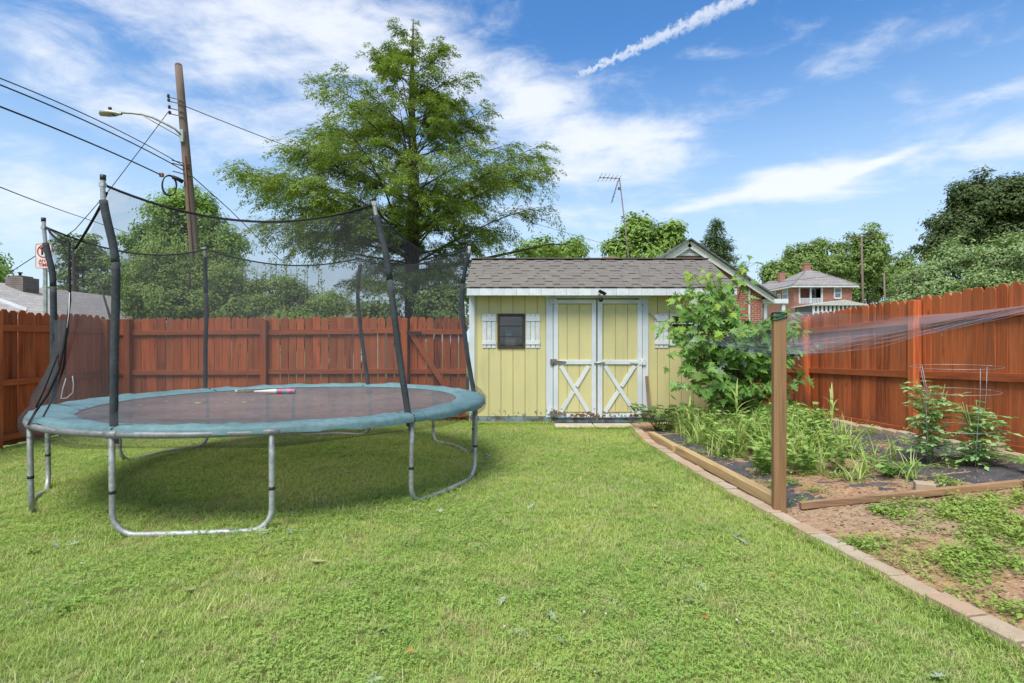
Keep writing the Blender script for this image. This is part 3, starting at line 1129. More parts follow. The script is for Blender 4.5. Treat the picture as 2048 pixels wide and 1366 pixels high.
# gate between the fence and the shed
g = thing('garden_gate', (-1.86, BACK_Y, 0), 'red-brown picket gate with a diagonal brace between back fence and shed', 'gate')
pm = picket_meshes(1.80)
for k in range(7):
    o = link_mesh('picket', pm[k % 4], FENCE, g)
    o.location = Vector((-1.70 + k * .141, BACK_Y, .02 + random.uniform(-.006, .006))) - origin_of(g)
    o.scale = (0.93, 1, 1)
for z in (1.565, .885, .14):
    MB().bar((-1.77, BACK_Y - .0285, z), (-.79, BACK_Y - .0285, z), .086, .036).build('rail', RAILX, g, 0.003)
MB().bar((-1.74, BACK_Y - .067, 1.55), (-.88, BACK_Y - .067, .20), .086, .036).build('diagonal_brace', RAILX, g, 0.003)
MB().span((-1.90, BACK_Y - .13, -.1), (-1.79, BACK_Y - .03, 1.80)).build('post', FENCE, g, 0.004)
for z in (1.55, .2):
    MB().bar((-1.80, BACK_Y - .135, z), (-1.55, BACK_Y - .087, z), .04, .006).build('strap_hinge', DARKMETAL, g)


# ================================================================== TRAMPOLINE
TC = Vector((-2.49, 6.066, 0.734))
TR = 2.15
PH = -1.751
POLES = [PH + k * math.pi / 3 for k in range(6)]      # near-left, near-right, right, far-right, far-left, left


def rim(a, r=TR, z=0.0):
    return Vector((TC.x + r * math.cos(a), TC.y + r * math.sin(a), TC.z + z + 0.012 * math.cos(a) * 1.0))


def build_trampoline():
    root = thing('trampoline', (TC.x, TC.y, gz(TC.x, TC.y)), 'large round trampoline with teal pad, curved foam poles and black safety net', 'trampoline')
    # rim in twelve tube sections with sockets at the legs
    for k in range(12):
        a0 = PH + k * math.pi / 6
        pts = [rim(a0 + math.pi / 6 * (i / 8)) for i in range(9)]
        MB().tube(pts, .0255, 10).build('rim_tube', STEEL, root)
    for k in range(12):
        a = PH + k * math.pi / 6
        MB().tube([rim(a - .025), rim(a), rim(a + .025)], .031, 10).build('socket', STEEL, root)
    # U legs
    for k in range(6):
        a, b = POLES[k], POLES[k] + math.pi / 6
        A, B = rim(a, TR, -.02), rim(b, TR, -.02)
        inn = (Vector((TC.x, TC.y, 0)) - Vector(((A.x + B.x) / 2, (A.y + B.y) / 2, 0))).normalized()
        fa, fb = A + inn * .008, B + inn * .008
        fa.z = gz(fa.x, fa.y) + .012; fb.z = gz(fb.x, fb.y) + .012
        ch = (fb - fa); chn = Vector((ch.x, ch.y, 0)).normalized()
        rb = .16
        path = [A]
        kneeA, kneeB = fa + Vector((0, 0, rb)), fb + Vector((0, 0, rb))
        path += [A.lerp(kneeA, t) for t in (.35, .7, 1.0)]
        for t in range(1, 7):
            w = t / 6 * math.pi / 2
            path.append(fa + chn * rb * (1 - math.cos(w)) + Vector((0, 0, rb * (1 - math.sin(w)))))
        sA, sB = fa + chn * rb, fb - chn * rb
        for t in (.2, .4, .5, .6, .8):
            q = sA.lerp(sB, t)
            q += Vector((0, 0, .014 * math.sin(math.pi * t))) - inn * (.05 * math.sin(math.pi * t))
            path.append(q)
        for t in range(0, 7):
            w = (1 - t / 6) * math.pi / 2
            path.append(fb - chn * rb * (1 - math.cos(w)) + Vector((0, 0, rb * (1 - math.sin(w)))))
        path += [kneeB.lerp(B, t) for t in (.3, .65, 1.0)]
        leg = MB().tube(path, .0215, 10).build('leg', STEEL, root)
        for P, K in ((A, kneeA), (B, kneeB)):
            c = P.lerp(K, .72)
            d_ = (K - P).normalized()
            MB().tube([c - d_ * .012, c + d_ * .012], .0235, 10).build('joint_ring', DARKMETAL, leg)
    # mat with a slight sag
    rows = []
    for i in range(15):
        r = 1.92 * i / 14
        rows.append([rim(2 * math.pi * j / 72, max(r, .001), .012 - .022 * (1 - (r / 1.92) ** 2)) for j in range(73)])
    MB().grid(rows).build('mat', MATFAB, root)
    # springs under the pad
    sp = MB()
    for k in range(96):
        a = 2 * math.pi * k / 96
        sp.tube([rim(a, 1.91, .006), rim(a, 2.13, .0)], .008, 5)
    tagit(sp.build('springs', STEEL, root), kind='stuff')
    # pad: six sectors, wrinkled, slipping off the rim on its near-left side
    def slip(a):
        dlt = (a - R(-128) + math.pi) % (2 * math.pi) - math.pi
        return math.exp(-(dlt / R(62)) ** 2)
    for k in range(6):
        rows = []
        for i in range(29):
            a = PH + (k + i / 28) * math.pi / 3 + (0.004 if i == 0 else -0.004 if i == 28 else 0)
            s = slip(a)
            wv = mnoise.fractal((math.cos(a) * 7, math.sin(a) * 7, 2.0), 1, 2, 4)
            wv2 = mnoise.fractal((math.cos(a) * 13, math.sin(a) * 13, 5.0), 1, 2, 3)
            ri = 1.862 + .022 * wv2 - .05 * s
            prof = [(ri, .016), (ri + .02, .026 + .010 * wv), (ri + .09, .036 + .024 * wv2), (ri + .17, .034 - .026 * wv2 + .012 * wv),
                    (2.12 - .03 * s, .044 + .022 * wv + .03 * s), (2.178 - .04 * s, .030 + .014 * wv2 + .03 * s),
                    (2.192 + .010 * wv - .045 * s, -.000 + .055 * s + .008 * wv2), (2.186 + .016 * wv2 - .03 * s, -.038 + .016 * wv + .070 * s)]
            rows.append([rim(a, r_, z_) for r_, z_ in prof])
        MB().grid(rows).build('pad', PAD, root)
    # poles
    px = [[(228, 874), (228, 800), (229, 700), (232, 560), (228, 500), (212, 430), (206, 392), (206, 352)],
          [(821, 862), (812, 800), (800, 720), (786, 610), (774, 520), (758, 452), (751, 425), (748, 395)],
          [(953, 812), (946, 775), (932, 690), (924, 600), (929, 545), (936, 512), (938, 505), (939, 487)],
          [(738, 795), (735, 760), (724, 680), (716, 605), (717, 560), (720, 535), (720, 527), (720, 508)],
          [(410, 795), (411, 760), (411, 690), (413, 620), (411, 560), (410, 525), (410, 510), (410, 489)],
          [(102, 852), (106, 800), (107, 720), (107, 610), (105, 548), (96, 508), (90, 478), (87, 437)]]
    tips = []
    for k in range(6):
        b = rim(POLES[k], TR - .055)
        P = [at(u, v, b.y + .0) for u, v in px[k]]
        # subdivide smoothly
        Q = []
        for i in range(len(P) - 1):
            p0, p1, p2, p3 = P[max(i - 1, 0)], P[i], P[i + 1], P[min(i + 2, len(P) - 1)]
            for t in (0, .25, .5, .75):
                Q.append(0.5 * ((2 * p1) + (p2 - p0) * t + (2 * p0 - 5 * p1 + 4 * p2 - p3) * t * t + (3 * p1 - p0 - 3 * p2 + p3) * t ** 3))
        Q.append(P[-1])
        pole = MB().tube(Q, .017, 10).build('pole', STEEL, root)
        j0 = 1
        cut = j0 + int((len(Q) - j0) * .52)
        end = len(Q) - 5
        MB().tube(Q[j0:cut], .0275, 12).build('foam_sleeve', FOAM, pole)
        g0 = Q[cut - 1].lerp(Q[cut], .12)
        MB().tube([g0] + Q[cut:end], .0275, 12).build('foam_sleeve', FOAM, pole)
        MB().tube([Q[-1] + Vector((0, 0, -.03)), Q[-1] + Vector((0, 0, .008))], .0195, 10).build('pole_cap', DARKMETAL, pole)
        tie = Q[-3]
        cl = MB().box(tie, (.036, .036, .03))
        cl.build('net_clip', STEEL, pole)
        tips.append((tie, Q))
    # net: six panels from the tips down round the rim
    inward = lambda p, s: p + (Vector((TC.x, TC.y, p.z)) - p).normalized() * s
    for k in range(6):
        k2 = (k + 1) % 6
        T0, Q0 = tips[k]; T1, Q1 = tips[k2]
        a0 = POLES[k]
        sag = [.20, .24, .16, .16, .16, .34][k]
        rows = []
        top = []
        n = 22
        def on(Q, z):
            for p, q in zip(Q, Q[1:]):
                if p.z <= z <= q.z:
                    return p.lerp(q, (z - p.z) / max(1e-6, q.z - p.z))
            return Q[-1] if z > Q[-1].z else Q[0]
        for i in range(n + 1):
            s = i / n
            a = a0 + s * math.pi / 3
            tp = inward(T0.lerp(T1, s), .03)
            sg = 4 * s * (1 - s)
            if k == 5:
                sg = max(0, 1 - abs(s - .52) / .52) ** 0.75
            tp.z -= sag * sg
            top.append(tp)
            col = []
            for j in range(13):
                f = j / 12
                z = tp.z + (0.90 - tp.z) * f
                e0, e1 = inward(on(Q0, z), .035), inward(on(Q1, z), .035)
                m = e0.lerp(e1, s)
                belly = rim(a, 2.10)
                m = m.lerp(Vector((belly.x, belly.y, 0)), f ** 2.2 * .9)
                m.z = z
                col.append(m)
            col += [rim(a, 2.155, .10), rim(a, 2.205, .03), rim(a, 2.205, -.04), rim(a, 2.19, -.085), rim(a, 2.14, -.105 - .012 * math.sin(9 * a)), rim(a, 2.08, -.095)]
            rows.append(col)
        MB().grid(rows).build('net_panel', NET, root)
        MB().tube(top, .0095, 6).build('net_hem', NETROPE, root)
    # door opening straps on the left panel
    for i, pth in enumerate(([(137, 482, 4.62), (139, 540, 4.6), (140, 600, 4.58), (135, 650, 4.55), (128, 690, 4.5), (118, 740, 4.45), (95, 790, 4.4), (72, 822, 4.36), (56, 850, 4.33)],
                             [(134, 660, 4.56), (128, 730, 4.5), (116, 775, 4.45), (98, 812, 4.42), (84, 838, 4.40), (66, 858, 4.37)],
                             [(131, 670, 4.55), (106, 735, 4.45), (88, 780, 4.40), (72, 815, 4.36)],
                             [(137, 482, 4.62), (118, 470, 4.9), (92, 455, 5.28)])):
        MB().tube([at(*p) for p in pth], [.009, .007, .006, .007][i], 6).build('door_strap', NETROPE, root)
    MB().tube([at(139, 585, 4.57), at(138, 625, 4.55), at(134, 655, 4.53)], .0035, 5).build('zip_tape', WHITE, root)
    # gathered net flap
    fl = MB()
    rows = []
    for i in range(12):
        f = i / 11
        a = at(137 - 20 * f, 640 + 110 * f, 4.55 - .1 * f)
        b = at(112 - 40 * f + 8 * math.sin(f * 5), 640 + 170 * f, 4.6 - .16 * f)
        rows.append([a.lerp(b, j / 5) + Vector((0, .03 * math.sin(j * 2.2 + i * .6), 0)) for j in range(6)])
    fl.grid(rows).build('net_flap', mat_net('gathered_net', (0.05, 0.055, 0.06), 0.62), root)
    # white cord hanging inside
    MB().tube([at(132, 757, 4.75), at(125, 780, 4.75), at(122, 797, 4.75), at(134, 796, 4.75), at(146, 785, 4.75), at(147, 768, 4.75), at(145, 752, 4.75)], .004, 5).build('white_cord', WHITE, root)
    # rating plate under the rim
    q = at(233, 882, 3.96)
    MB().box(q, (.03, .01, .04)).build('plate', DARKMETAL, root)


build_trampoline()


def mat_bat():
    m, t, b, o = new_mat('bat_paint')
    oc = t.new('ShaderNodeTexCoord').outputs['Object']
    sx = t.new('ShaderNodeSeparateXYZ')
    t.l.new(oc, sx.inputs[0])
    vo = t.new('ShaderNodeTexVoronoi')
    t.l.new(t.scaled(oc, (22, 22, 22)), vo.inputs['Vector'])
    vo.inputs['Scale'].default_value = 1
    sep = t.new('ShaderNodeSeparateColor')
    t.l.new(vo.outputs['Color'], sep.inputs[0])
    pat = t.ramp(sep.outputs[0], [(0.0, (0.7, 0.06, 0.22)), (0.4, (0.75, 0.2, 0.35)), (0.55, (0.03, 0.3, 0.3)), (0.8, (0.75, 0.72, 0.68))])
    col = t.mix(t.mapr(sx.outputs[0], 0.13, 0.15), (0.72, 0.68, 0.60), pat)
    t.l.new(col, b.inputs['Base Color'])
    b.inputs['Roughness'].default_value = 0.3
    return m


def build_bat():
    mz = TC.z - .008
    D = 7.02
    a = at(471, 786, D); b = at(592, 784, D + .05)
    a.z = b.z = mz + .035
    ax = (b - a).normalized()
    Lb = (b - a).length
    root = thing('baseball_bat', ((a.x + b.x) / 2, (a.y + b.y) / 2, mz), 'white baseball bat with pink and teal barrel lying on the trampoline mat', 'bat')
    MB().lathe(a, [(.012, .30 * Lb), (.015, .40 * Lb), (.022, .5 * Lb), (.030, .62 * Lb), (.033, .75 * Lb), (.033, .97 * Lb), (.028, .993 * Lb), (.012, Lb)], 16, ax).build('barrel', mat_bat(), root)
    MB().lathe(a, [(.0125, .02 * Lb), (.0125, .31 * Lb)], 12, ax).build('grip', mat_plain('grip_tape', (0.27, 0.20, 0.15), None, 0.8, 30), root)
    MB().lathe(a, [(.012, 0), (.022, .004), (.022, .016), (.013, .024)], 12, ax).build('knob', WHITE, root)


build_bat()


# ================================================================== GARDEN BED
def build_garden():
    # brick edging in a gentle curve
    root = thing('brick_edging', (2.1, 5.0, gz(2.1, 5.0)), 'curved row of tan and pink edging bricks between lawn and garden bed', 'edging')
    bm_ = [MB().box((0, 0, 0), (w, l, .075)).mesh('brick', (0, 0, 0), 0.006) for w, l in ((.118, .224), (.110, .220), (.122, .215))]
    y = 1.35
    while y < 8.72:
        x = edge_x(y)
        dx = edge_x(y + .12) - edge_x(y - .12)
        o = link_mesh('brick', random.choice(bm_), PAVER, root)
        o.location = Vector((x + random.uniform(-.008, .008), y, gz(x, y) + .018 + random.uniform(-.006, .008))) - origin_of(root)
        o.rotation_euler = (random.uniform(-.03, .03), random.uniform(-.04, .04), -math.atan2(dx, .24) + random.uniform(-.06, .06))
        y += .238
    # brick border at the foot of the fence
    root = thing('brick_border', (4.66, 7.0, gz(4.66, 7.0)), 'low row of tan bricks along the foot of the garden fence', 'edging')
    y = 4.6
    while y < 9.0:
        o = link_mesh('brick', random.choice(bm_), PAVER, root)
        o.location = Vector((4.70 + random.uniform(-.012, .012), y, soil_z(4.7, y) + .022)) - origin_of(root)
        o.rotation_euler = (0.03, random.uniform(-.05, .05), random.uniform(-.05, .05))
        y += .242
    for (x, y, rz, sc, lab) in ((4.68, 5.42, 1.35, 1.15, 'loose tan brick lying on top of the brick border by the fence'),
                                (3.42, 4.56, 1.1, .62, 'broken half brick against the brown board at the garden front')):
        o = link_mesh('loose_brick', bm_[0], PAVER)
        o.location = (x, y, soil_z(x, y) + (.098 if x > 4 else .03))
        o.rotation_euler = (0, 0, rz)
        o.scale = (1, sc, 1)
        tagit(o, lab, 'brick')
    # landscape fabric: wrinkled strips with soil washed over them
    fab = mat_plain('woven_black_fabric', (0.062, 0.062, 0.072), (0.10, 0.09, 0.085), 0.75, 7, 0, 0.3, 300, 0.3, 0.35)

    def strip(a0, a1, b0, b1, lab, seed, lift=.012, amp=.035):
        """sheet between line a0-a1 and line b0-b1"""
        rows = []
        n = 60
        for i in range(n + 1):
            s = i / n
            p, q = Vector((*a0, 0)).lerp(Vector((*a1, 0)), s), Vector((*b0, 0)).lerp(Vector((*b1, 0)), s)
            row = []
            for j in range(19):
                e = j / 18
                c = p.lerp(q, e)
                wob = mnoise.noise((c.x * 3, c.y * 3, seed + 9))
                if j in (0, 18):
                    c += Vector((wob * .06, wob * .06, 0))
                wr = mnoise.noise((c.x * 2.0 + seed, c.y * 9, seed)) * .6 + mnoise.noise((c.x * 7, c.y * 5, seed + 3)) * .4
                row.append((c.x, c.y, soil_z(c.x, c.y) + lift + amp * wr * .5))
            rows.append(row)
        o = MB().grid(rows).build('landscape_fabric', fab)
        tagit(o, lab, 'fabric')

    strip((3.55, 4.45), (3.55, 8.6), (4.66, 4.45), (4.66, 8.6), 'black weed fabric sheet under the tomato plants along the fence', 1.0, .006, .04)
    strip((2.24, 4.5), (2.14, 8.5), (2.62, 4.5), (2.75, 8.5), 'black weed fabric strip beside the yellow timbers', 5.0, .003, .06)
    strip((2.66, 4.50), (2.9, 5.9), (3.52, 4.50), (3.5, 5.9), 'crumpled black weed fabric half buried in soil behind the brown board', 8.0, -.008, .08)
    # timbers
    def timber(a, b, w, h, lab, mat, tw=0.0):
        za, zb = gz(*a) + .03 + h / 2, gz(*b) + .03 + h / 2
        o = MB().bar((a[0], a[1], za), (b[0], b[1], zb), w, h, (0, 0, 1)).build('garden_timber', mat, None, 0.004)
        tagit(o, lab, 'timber')
    timber((2.185, 4.50), (2.06, 6.78), .092, .088, 'long pale yellow timber ending at the garden post', LUMBER_Y)
    timber((2.03, 6.80), (1.99, 7.85), .088, .09, 'short pale yellow timber near the shed end of the bed', LUMBER_Y)
    timber((2.31, 4.41), (4.05, 4.38), .045, .055, 'brown board on edge across the garden front beside the post', LUMBER_X)
    timber((4.06, 4.375), (4.82, 4.34), .045, .055, 'brown board end meeting the fence at the garden front', LUMBER_X)
    # tag stapled on the timber end
    MBt = MB().box((2.187, 4.492, gz(2.19, 4.5) + .075), (.05, .004, .06)).build('paper_tag', mat_plain('green_tag', (0.05, 0.35, 0.2), (0.5, 0.6, 0.5), 0.6, 40))
    tagit(MBt, 'small green paper tag stapled to the yellow timber end', 'tag')
    # post with green twine
    px, py = 2.135, 4.40
    z0 = gz(px, py)
    post = thing('garden_post', (px, py, z0), 'square brown timber post with green twine round its top', 'post')
    rot = Matrix.Rotation(R(-14), 3, 'Z')
    MB().box((px, py, z0 + .80), (.094, .094, 1.66), rot).build('post_shaft', POSTW, post, 0.005)
    tw = MB()
    pts = []
    for i in range(120):
        a = i / 120 * 5 * 2 * math.pi
        c, s = math.cos(a), math.sin(a)
        k = .0535 / max(abs(c), abs(s))
        p = rot @ Vector((c * min(k, .066), s * min(k, .066), 0))
        pts.append(Vector((px, py, z0 + 1.565 + .010 * (i / 24) + .012 * math.sin(i * .35))) + p)
    tw.tube(pts, .0055, 5)
    tw.build('twine', mat_plain('green_twine', (0.02, 0.11, 0.075), None, 0.7), post)
    # bird netting: threads bunched along the lower edge, a thin sheet above and below
    NETM = mat_net('bird_net', (0.34, 0.37, 0.45), 0.20)
    nroot = thing('bird_netting', (px, py + .1, gz(px, py)), 'thin blue-grey bird netting sagging from the post to the fence', 'netting')
    low = [(1385, 678, 8.4), (1440, 690, 7.2), (1500, 702, 5.6), (1545, 708, 4.55), (1600, 708, 4.50), (1680, 700, 4.6), (1780, 684, 4.7), (1900, 656, 4.8), (2048, 622, 4.95), (2120, 606, 5.0)]
    L3 = [at(*p) for p in low]

    def samp(P, t):
        f = t * (len(P) - 1)
        i = min(int(f), len(P) - 2)
        return P[i].lerp(P[i + 1], f - i)
    for k in range(10):
        pts = []
        for i in range(40):
            p = samp(L3, i / 39)
            e = math.sin(math.pi * min(1, i / 39 * 1.02))
            pts.append(p + Vector((0, 0, (-.012 + .009 * k) * (0.4 + e) + .012 * math.sin(i * .7 + k * 2))) + Vector((0, .01 * math.sin(i * .5 + k), 0)))
        MB().tube(pts, .0010, 4).build('thread', mat_plain('net_thread', (0.30, 0.33, 0.42), None, 0.6) if k == 0 else bpy.data.materials['net_thread'], nroot)
    up = [at(1450, 672, 7.0), at(1540, 630, 4.55), at(1600, 624, 4.5), at(1700, 628, 4.6), at(1800, 632, 4.7), at(1920, 626, 4.8), at(2048, 612, 4.95), at(2120, 600, 5.0)]
    rows = [[samp(up, i / 40).lerp(samp(L3[1:], i / 40), j / 8) + Vector((0, .03 * math.sin(j * .8 + i * .3), 0)) for j in range(9)] for i in range(41)]
    MB().grid(rows).build('net_sheet', NETM, nroot)
    # tomato cages
    CW = mat_plain('cage_wire', (0.36, 0.37, 0.37), None, 0.5, 5, 0.5)
    cx, cy = 4.16, 5.16
    z = soil_z(cx, cy)
    c = thing('tomato_cage', (cx, cy, z), 'round wire cage standing over the two tomato plants', 'plant cage')
    LV = ((-.03, .27, 0.0), (.36, .29, .01), (.70, .315, .02), (.93, .345, 0.0))
    for h, r, ox in LV[1:]:
        MB().tube([(cx + ox + r * math.cos(a), cy + r * math.sin(a), z + h + .012 * math.sin(a + 1)) for a in np.linspace(0, 2 * math.pi, 41)],   .0028, 5).build('ring', CW, c)
    for a in (0.15, 1.75, 3.2, 4.55):
        MB().tube([(cx + ox + r * math.cos(a), cy + r * math.sin(a), z + h) for h, r, ox in LV], .0028, 5).build('stake', CW, c)


build_garden()


# ================================================================== SCATTERED GROUND COVER (uncountable)
def scatter(name, pts, rot, scl, templates, mat, label):
    """points carrying small tufts through geometry nodes"""
    coll = bpy.data.collections.new(name + '_tufts')
    for i, me in enumerate(templates):
        me.materials.clear(); me.materials.append(mat)
        coll.objects.link(bpy.data.objects.new('%s_tuft' % name, me))
    me = bpy.data.meshes.new(name)
    me.vertices.add(len(pts))
    me.vertices.foreach_set('co', np.asarray(pts, np.float32).ravel())
    a = me.attributes.new('rot', 'FLOAT_VECTOR', 'POINT'); a.data.foreach_set('vector', np.asarray(rot, np.float32).ravel())
    a = me.attributes.new('scl', 'FLOAT', 'POINT'); a.data.foreach_set('value', np.asarray(scl, np.float32).ravel())
    me.materials.append(mat)
    o = link_mesh(name, me)
    ng = bpy.data.node_groups.new(name, 'GeometryNodeTree')
    ng.interface.new_socket('Geometry', in_out='INPUT', socket_type='NodeSocketGeometry')
    ng.interface.new_socket('Geometry', in_out='OUTPUT', socket_type='NodeSocketGeometry')
    n = ng.nodes
    gi, go = n.new('NodeGroupInput'), n.new('NodeGroupOutput')
    ci = n.new('GeometryNodeCollectionInfo')
    ci.inputs[0].default_value = coll
    ci.inputs['Separate Children'].default_value = True
    ci.inputs['Reset Children'].default_value = True
    ip = n.new('GeometryNodeInstanceOnPoints')
    ip.inputs['Pick Instance'].default_value = True
    rv = n.new('FunctionNodeRandomValue'); rv.data_type = 'INT'
    rv.inputs[4].default_value = 0; rv.inputs[5].default_value = len(templates) - 1
    ar = n.new('GeometryNodeInputNamedAttribute'); ar.data_type = 'FLOAT_VECTOR'; ar.inputs[0].default_value = 'rot'
    asn = n.new('GeometryNodeInputNamedAttribute'); asn.data_type = 'FLOAT'; asn.inputs[0].default_value = 'scl'
    L = ng.links
    L.new(gi.outputs[0], ip.inputs['Points'])
    L.new(ci.outputs[0], ip.inputs['Instance'])
    L.new(rv.outputs[2], ip.inputs['Instance Index'])
    L.new(ar.outputs[0], ip.inputs['Rotation'])
    L.new(asn.outputs[0], ip.inputs['Scale'])
    L.new(ip.outputs[0], go.inputs[0])
    md = o.modifiers.new('scatter', 'NODES')
    md.node_group = ng
    tagit(o, label, None, None, 'stuff')
    return o


def blade(m, x, y, ang, h, w, bend, seg=3):
    d = Vector((math.cos(ang), math.sin(ang), 0))
    s = Vector((-d.y, d.x, 0))
    vs = []
    for i in range(seg + 1):
        f = i / seg
        p = Vector((x, y, 0)) + d * (bend * f * f) + Vector((0, 0, h * (f - .35 * f * f * min(1, bend / max(h, 1e-6)))))
        ww = w * (1 - f ** 1.6) * .5 + .0003
        vs += [p - s * ww, p + s * ww]
    m.add(vs, [(2 * i, 2 * i + 1, 2 * i + 3, 2 * i + 2) for i in range(seg)], True)


def grass_mat(name, g1, g2, dry, pscale=0.7, dryness=0.5):
    m, t, b, o = new_mat(name)
    geo = t.new('ShaderNodeNewGeometry')
    oi = t.new('ShaderNodeObjectInfo')
    pos = geo.outputs['Position']
    r = t.math('FRACT', t.math('ADD', t.math('MULTIPLY', geo.outputs['Random Per Island'], 0.7), oi.outputs['Random']))
    col = t.mix(r, g1, g2)
    n = t.noise(pos, pscale, 4, 0.6)
    n2 = t.noise(pos, 5.0, 3, 0.6)
    col = t.mix(t.mapr(n, 0.35, 0.68, 0, 0.6), col, tuple(x * y for x, y in zip(g2, (1.28, 1.12, 1.1))))
    col = t.mix(t.mapr(t.noise(pos, 2.6, 3, 0.6), 0.52, 0.70, 0, 0.45), col, tuple(x * 0.9 for x in g1))
    dr = t.math('MULTIPLY', t.mapr(t.math('ADD', n2, t.math('MULTIPLY', r, 0.25)), 0.62, 0.85), dryness)
    col = t.mix(dr, col, dry)
    col = t.mix(t.mapr(t.noise(pos, 1.1, 3, 0.55), 0.56, 0.74, 0, 0.55 * dryness), col, dry)
    t.l.new(col, b.inputs['Base Color'])
    b.inputs['Roughness'].default_value = 0.55
    b.inputs['Specular IOR Level'].default_value = 0.25
    tr = t.new('ShaderNodeBsdfTranslucent')
    t.l.new(t.mix(1.0, col, (1.0, 1.0, 0.6), 'MULTIPLY'), tr.inputs[0])
    mx = t.new('ShaderNodeMixShader')
    mx.inputs[0].default_value = 0.3
    t.l.new(b.outputs[0], mx.inputs[1]); t.l.new(tr.outputs[0], mx.inputs[2])
    t.l.new(mx.outputs[0], o.inputs[0])
    return m


def rand_rot(n, tilt=.2):
    return np.stack([RNG.normal(0, tilt, n), RNG.normal(0, tilt, n), RNG.uniform(0, 6.283, n)], 1)


def build_grass():
    n = 190000
    x = RNG.uniform(-6.95, 2.35, n)
    y = 0.9 + (9.5 - 0.9) * RNG.uniform(0, 1, n) ** 1.25
    ex = np.array([edge_x(v) for v in y])
    keep = (x < ex - .05) & ~((x > -.72) & (y > 9.22))
    keep &= ~((x > .68) & (x < 1.99) & (y > 8.74) & (y < 9.22))
    keep &= ~((x < -2.2 - .9 * y) )
    # thin worn patches
    pn = np.array([mnoise.fractal((a * 1.3, b * 1.3, 7.0), 1, 2, 3) for a, b in zip(x, y)])
    rr = np.hypot(x - TC.x, y - TC.y)
    worn = np.clip((pn - .24) * 2.2, 0, .8) + np.where((rr < 1.9), .30 + np.clip(pn * 1.2, 0, .45), 0) + np.where((x < -4.6) & (y > 6.5), np.clip(.25 + pn * 1.8, 0, .85), 0)
    worn = np.clip(worn, 0, .58)
    keep &= RNG.uniform(0, 1, n) > worn
    x, y = x[keep], y[keep]
    pts = np.stack([x, y, gzv(x, y) - .004], 1)
    T = []
    rnd = random.Random(3)
    for k in range(7):
        m = MB()
        for i in range(9):
            a = rnd.uniform(0, 6.283)
            r = rnd.uniform(0, .035)
            h = rnd.uniform(.018, .044)
            blade(m, r * math.cos(a), r * math.sin(a), rnd.uniform(0, 6.283), h, rnd.uniform(.0022, .0038), rnd.uniform(.008, .036), 2)
        T.append(m.mesh('tuft'))
    GR = grass_mat('mown_grass', (0.255, 0.40, 0.078), (0.44, 0.56, 0.16), (0.60, 0.54, 0.30), .7, .7)
    scatter('lawn_grass', pts, rand_rot(len(pts), .12), RNG.uniform(.7, 1.2, len(pts)) * np.where(RNG.uniform(0, 1, len(pts)) < .03, 1.6, 1.0), T, GR, 'short mown green grass blades covering the whole lawn')
    # clover and small broad leaves
    n = 60000
    x = RNG.uniform(-6.95, 2.3, n)
    y = 0.9 + 8.5 * RNG.uniform(0, 1, n) ** 1.4
    ex = np.array([edge_x(v) for v in y])
    pn = np.array([mnoise.fractal((a * .8, b * .8, 17.0), 1, 2, 3) for a, b in zip(x, y)])
    rr = np.hypot(x - TC.x, y - TC.y)
    bias = np.where(rr < 2.2, .15, 0) + np.where((x > -1) & (y < 4.5), .25, 0)
    keep = (x < ex - .08) & (pn + bias > RNG.uniform(-.15, .5, n)) & ~((x > .66) & (y > 8.7)) & ~(x < -2.2 - .9 * y)
    x, y = x[keep], y[keep]
    pts = np.stack([x, y, gzv(x, y)], 1)
    T = []
    for k in range(5):
        m = MB()
        for i in range(5):
            a = rnd.uniform(0, 6.283); r = rnd.uniform(0, .04)
            c = Vector((r * math.cos(a), r * math.sin(a), rnd.uniform(.018, .04)))
            ph = rnd.uniform(0, 6.28)
            s = rnd.uniform(.0045, .008)
            for q in range(3):
                b = ph + q * 2.094
                d = Vector((math.cos(b), math.sin(b), rnd.uniform(-.2, .25)))
                e = Vector((-math.sin(b), math.cos(b), 0))
                m.add([c, c + d * s * .6 + e * s * .55, c + d * s * 1.25, c + d * s * .6 - e * s * .55], [(0, 1, 2, 3)])
        T.append(m.mesh('tuft'))
    CL = grass_mat('clover_leaf', (0.19, 0.35, 0.06), (0.31, 0.48, 0.11), (0.42, 0.46, 0.17), 1.2, .3)
    scatter('lawn_clover', pts, rand_rot(len(pts), .15), RNG.uniform(.8, 1.35, len(pts)), T, CL, 'small clover leaves mixed into the lawn grass')
    # clover heads
    n = 150
    x = RNG.uniform(-3.5, 2.1, n); y = RNG.uniform(1.4, 6.0, n)
    keep = np.array([a < edge_x(b) - .1 for a, b in zip(x, y)]) & (np.hypot(x - TC.x, y - TC.y) > 2.0)
    x, y = x[keep], y[keep]
    pts = np.stack([x, y, gzv(x, y)], 1)
    m = MB().lathe((0, 0, .03), [(.002, -.03), (.002, -.002), (.006, 0), (.0085, .006), (.005, .012)], 7)
    scatter('clover_flowers', pts, rand_rot(len(pts), .2), RNG.uniform(.45, .95, len(pts)), [m.mesh('tuft')], mat_plain('clover_white', (0.46, 0.44, 0.36), None, 0.8), 'tiny white clover heads dotted over the lawn')
    # grass fringe along bricks, slabs and shed foot
    P = []
    for i in range(2400):
        yy = random.uniform(1.3, 8.8)
        P.append((edge_x(yy) - .07 + random.gauss(0, .018), yy))
    for i in range(700):
        P.append((random.uniform(-.7, .7), 9.22 + random.gauss(0, .02)))
    for i in range(500):
        P.append((random.uniform(.66, 2.0), 8.735 + random.gauss(0, .012)))
    for i in range(1200):
        P.append((random.uniform(-6.9, -.8), BACK_Y - .06 + random.gauss(0, .03)))
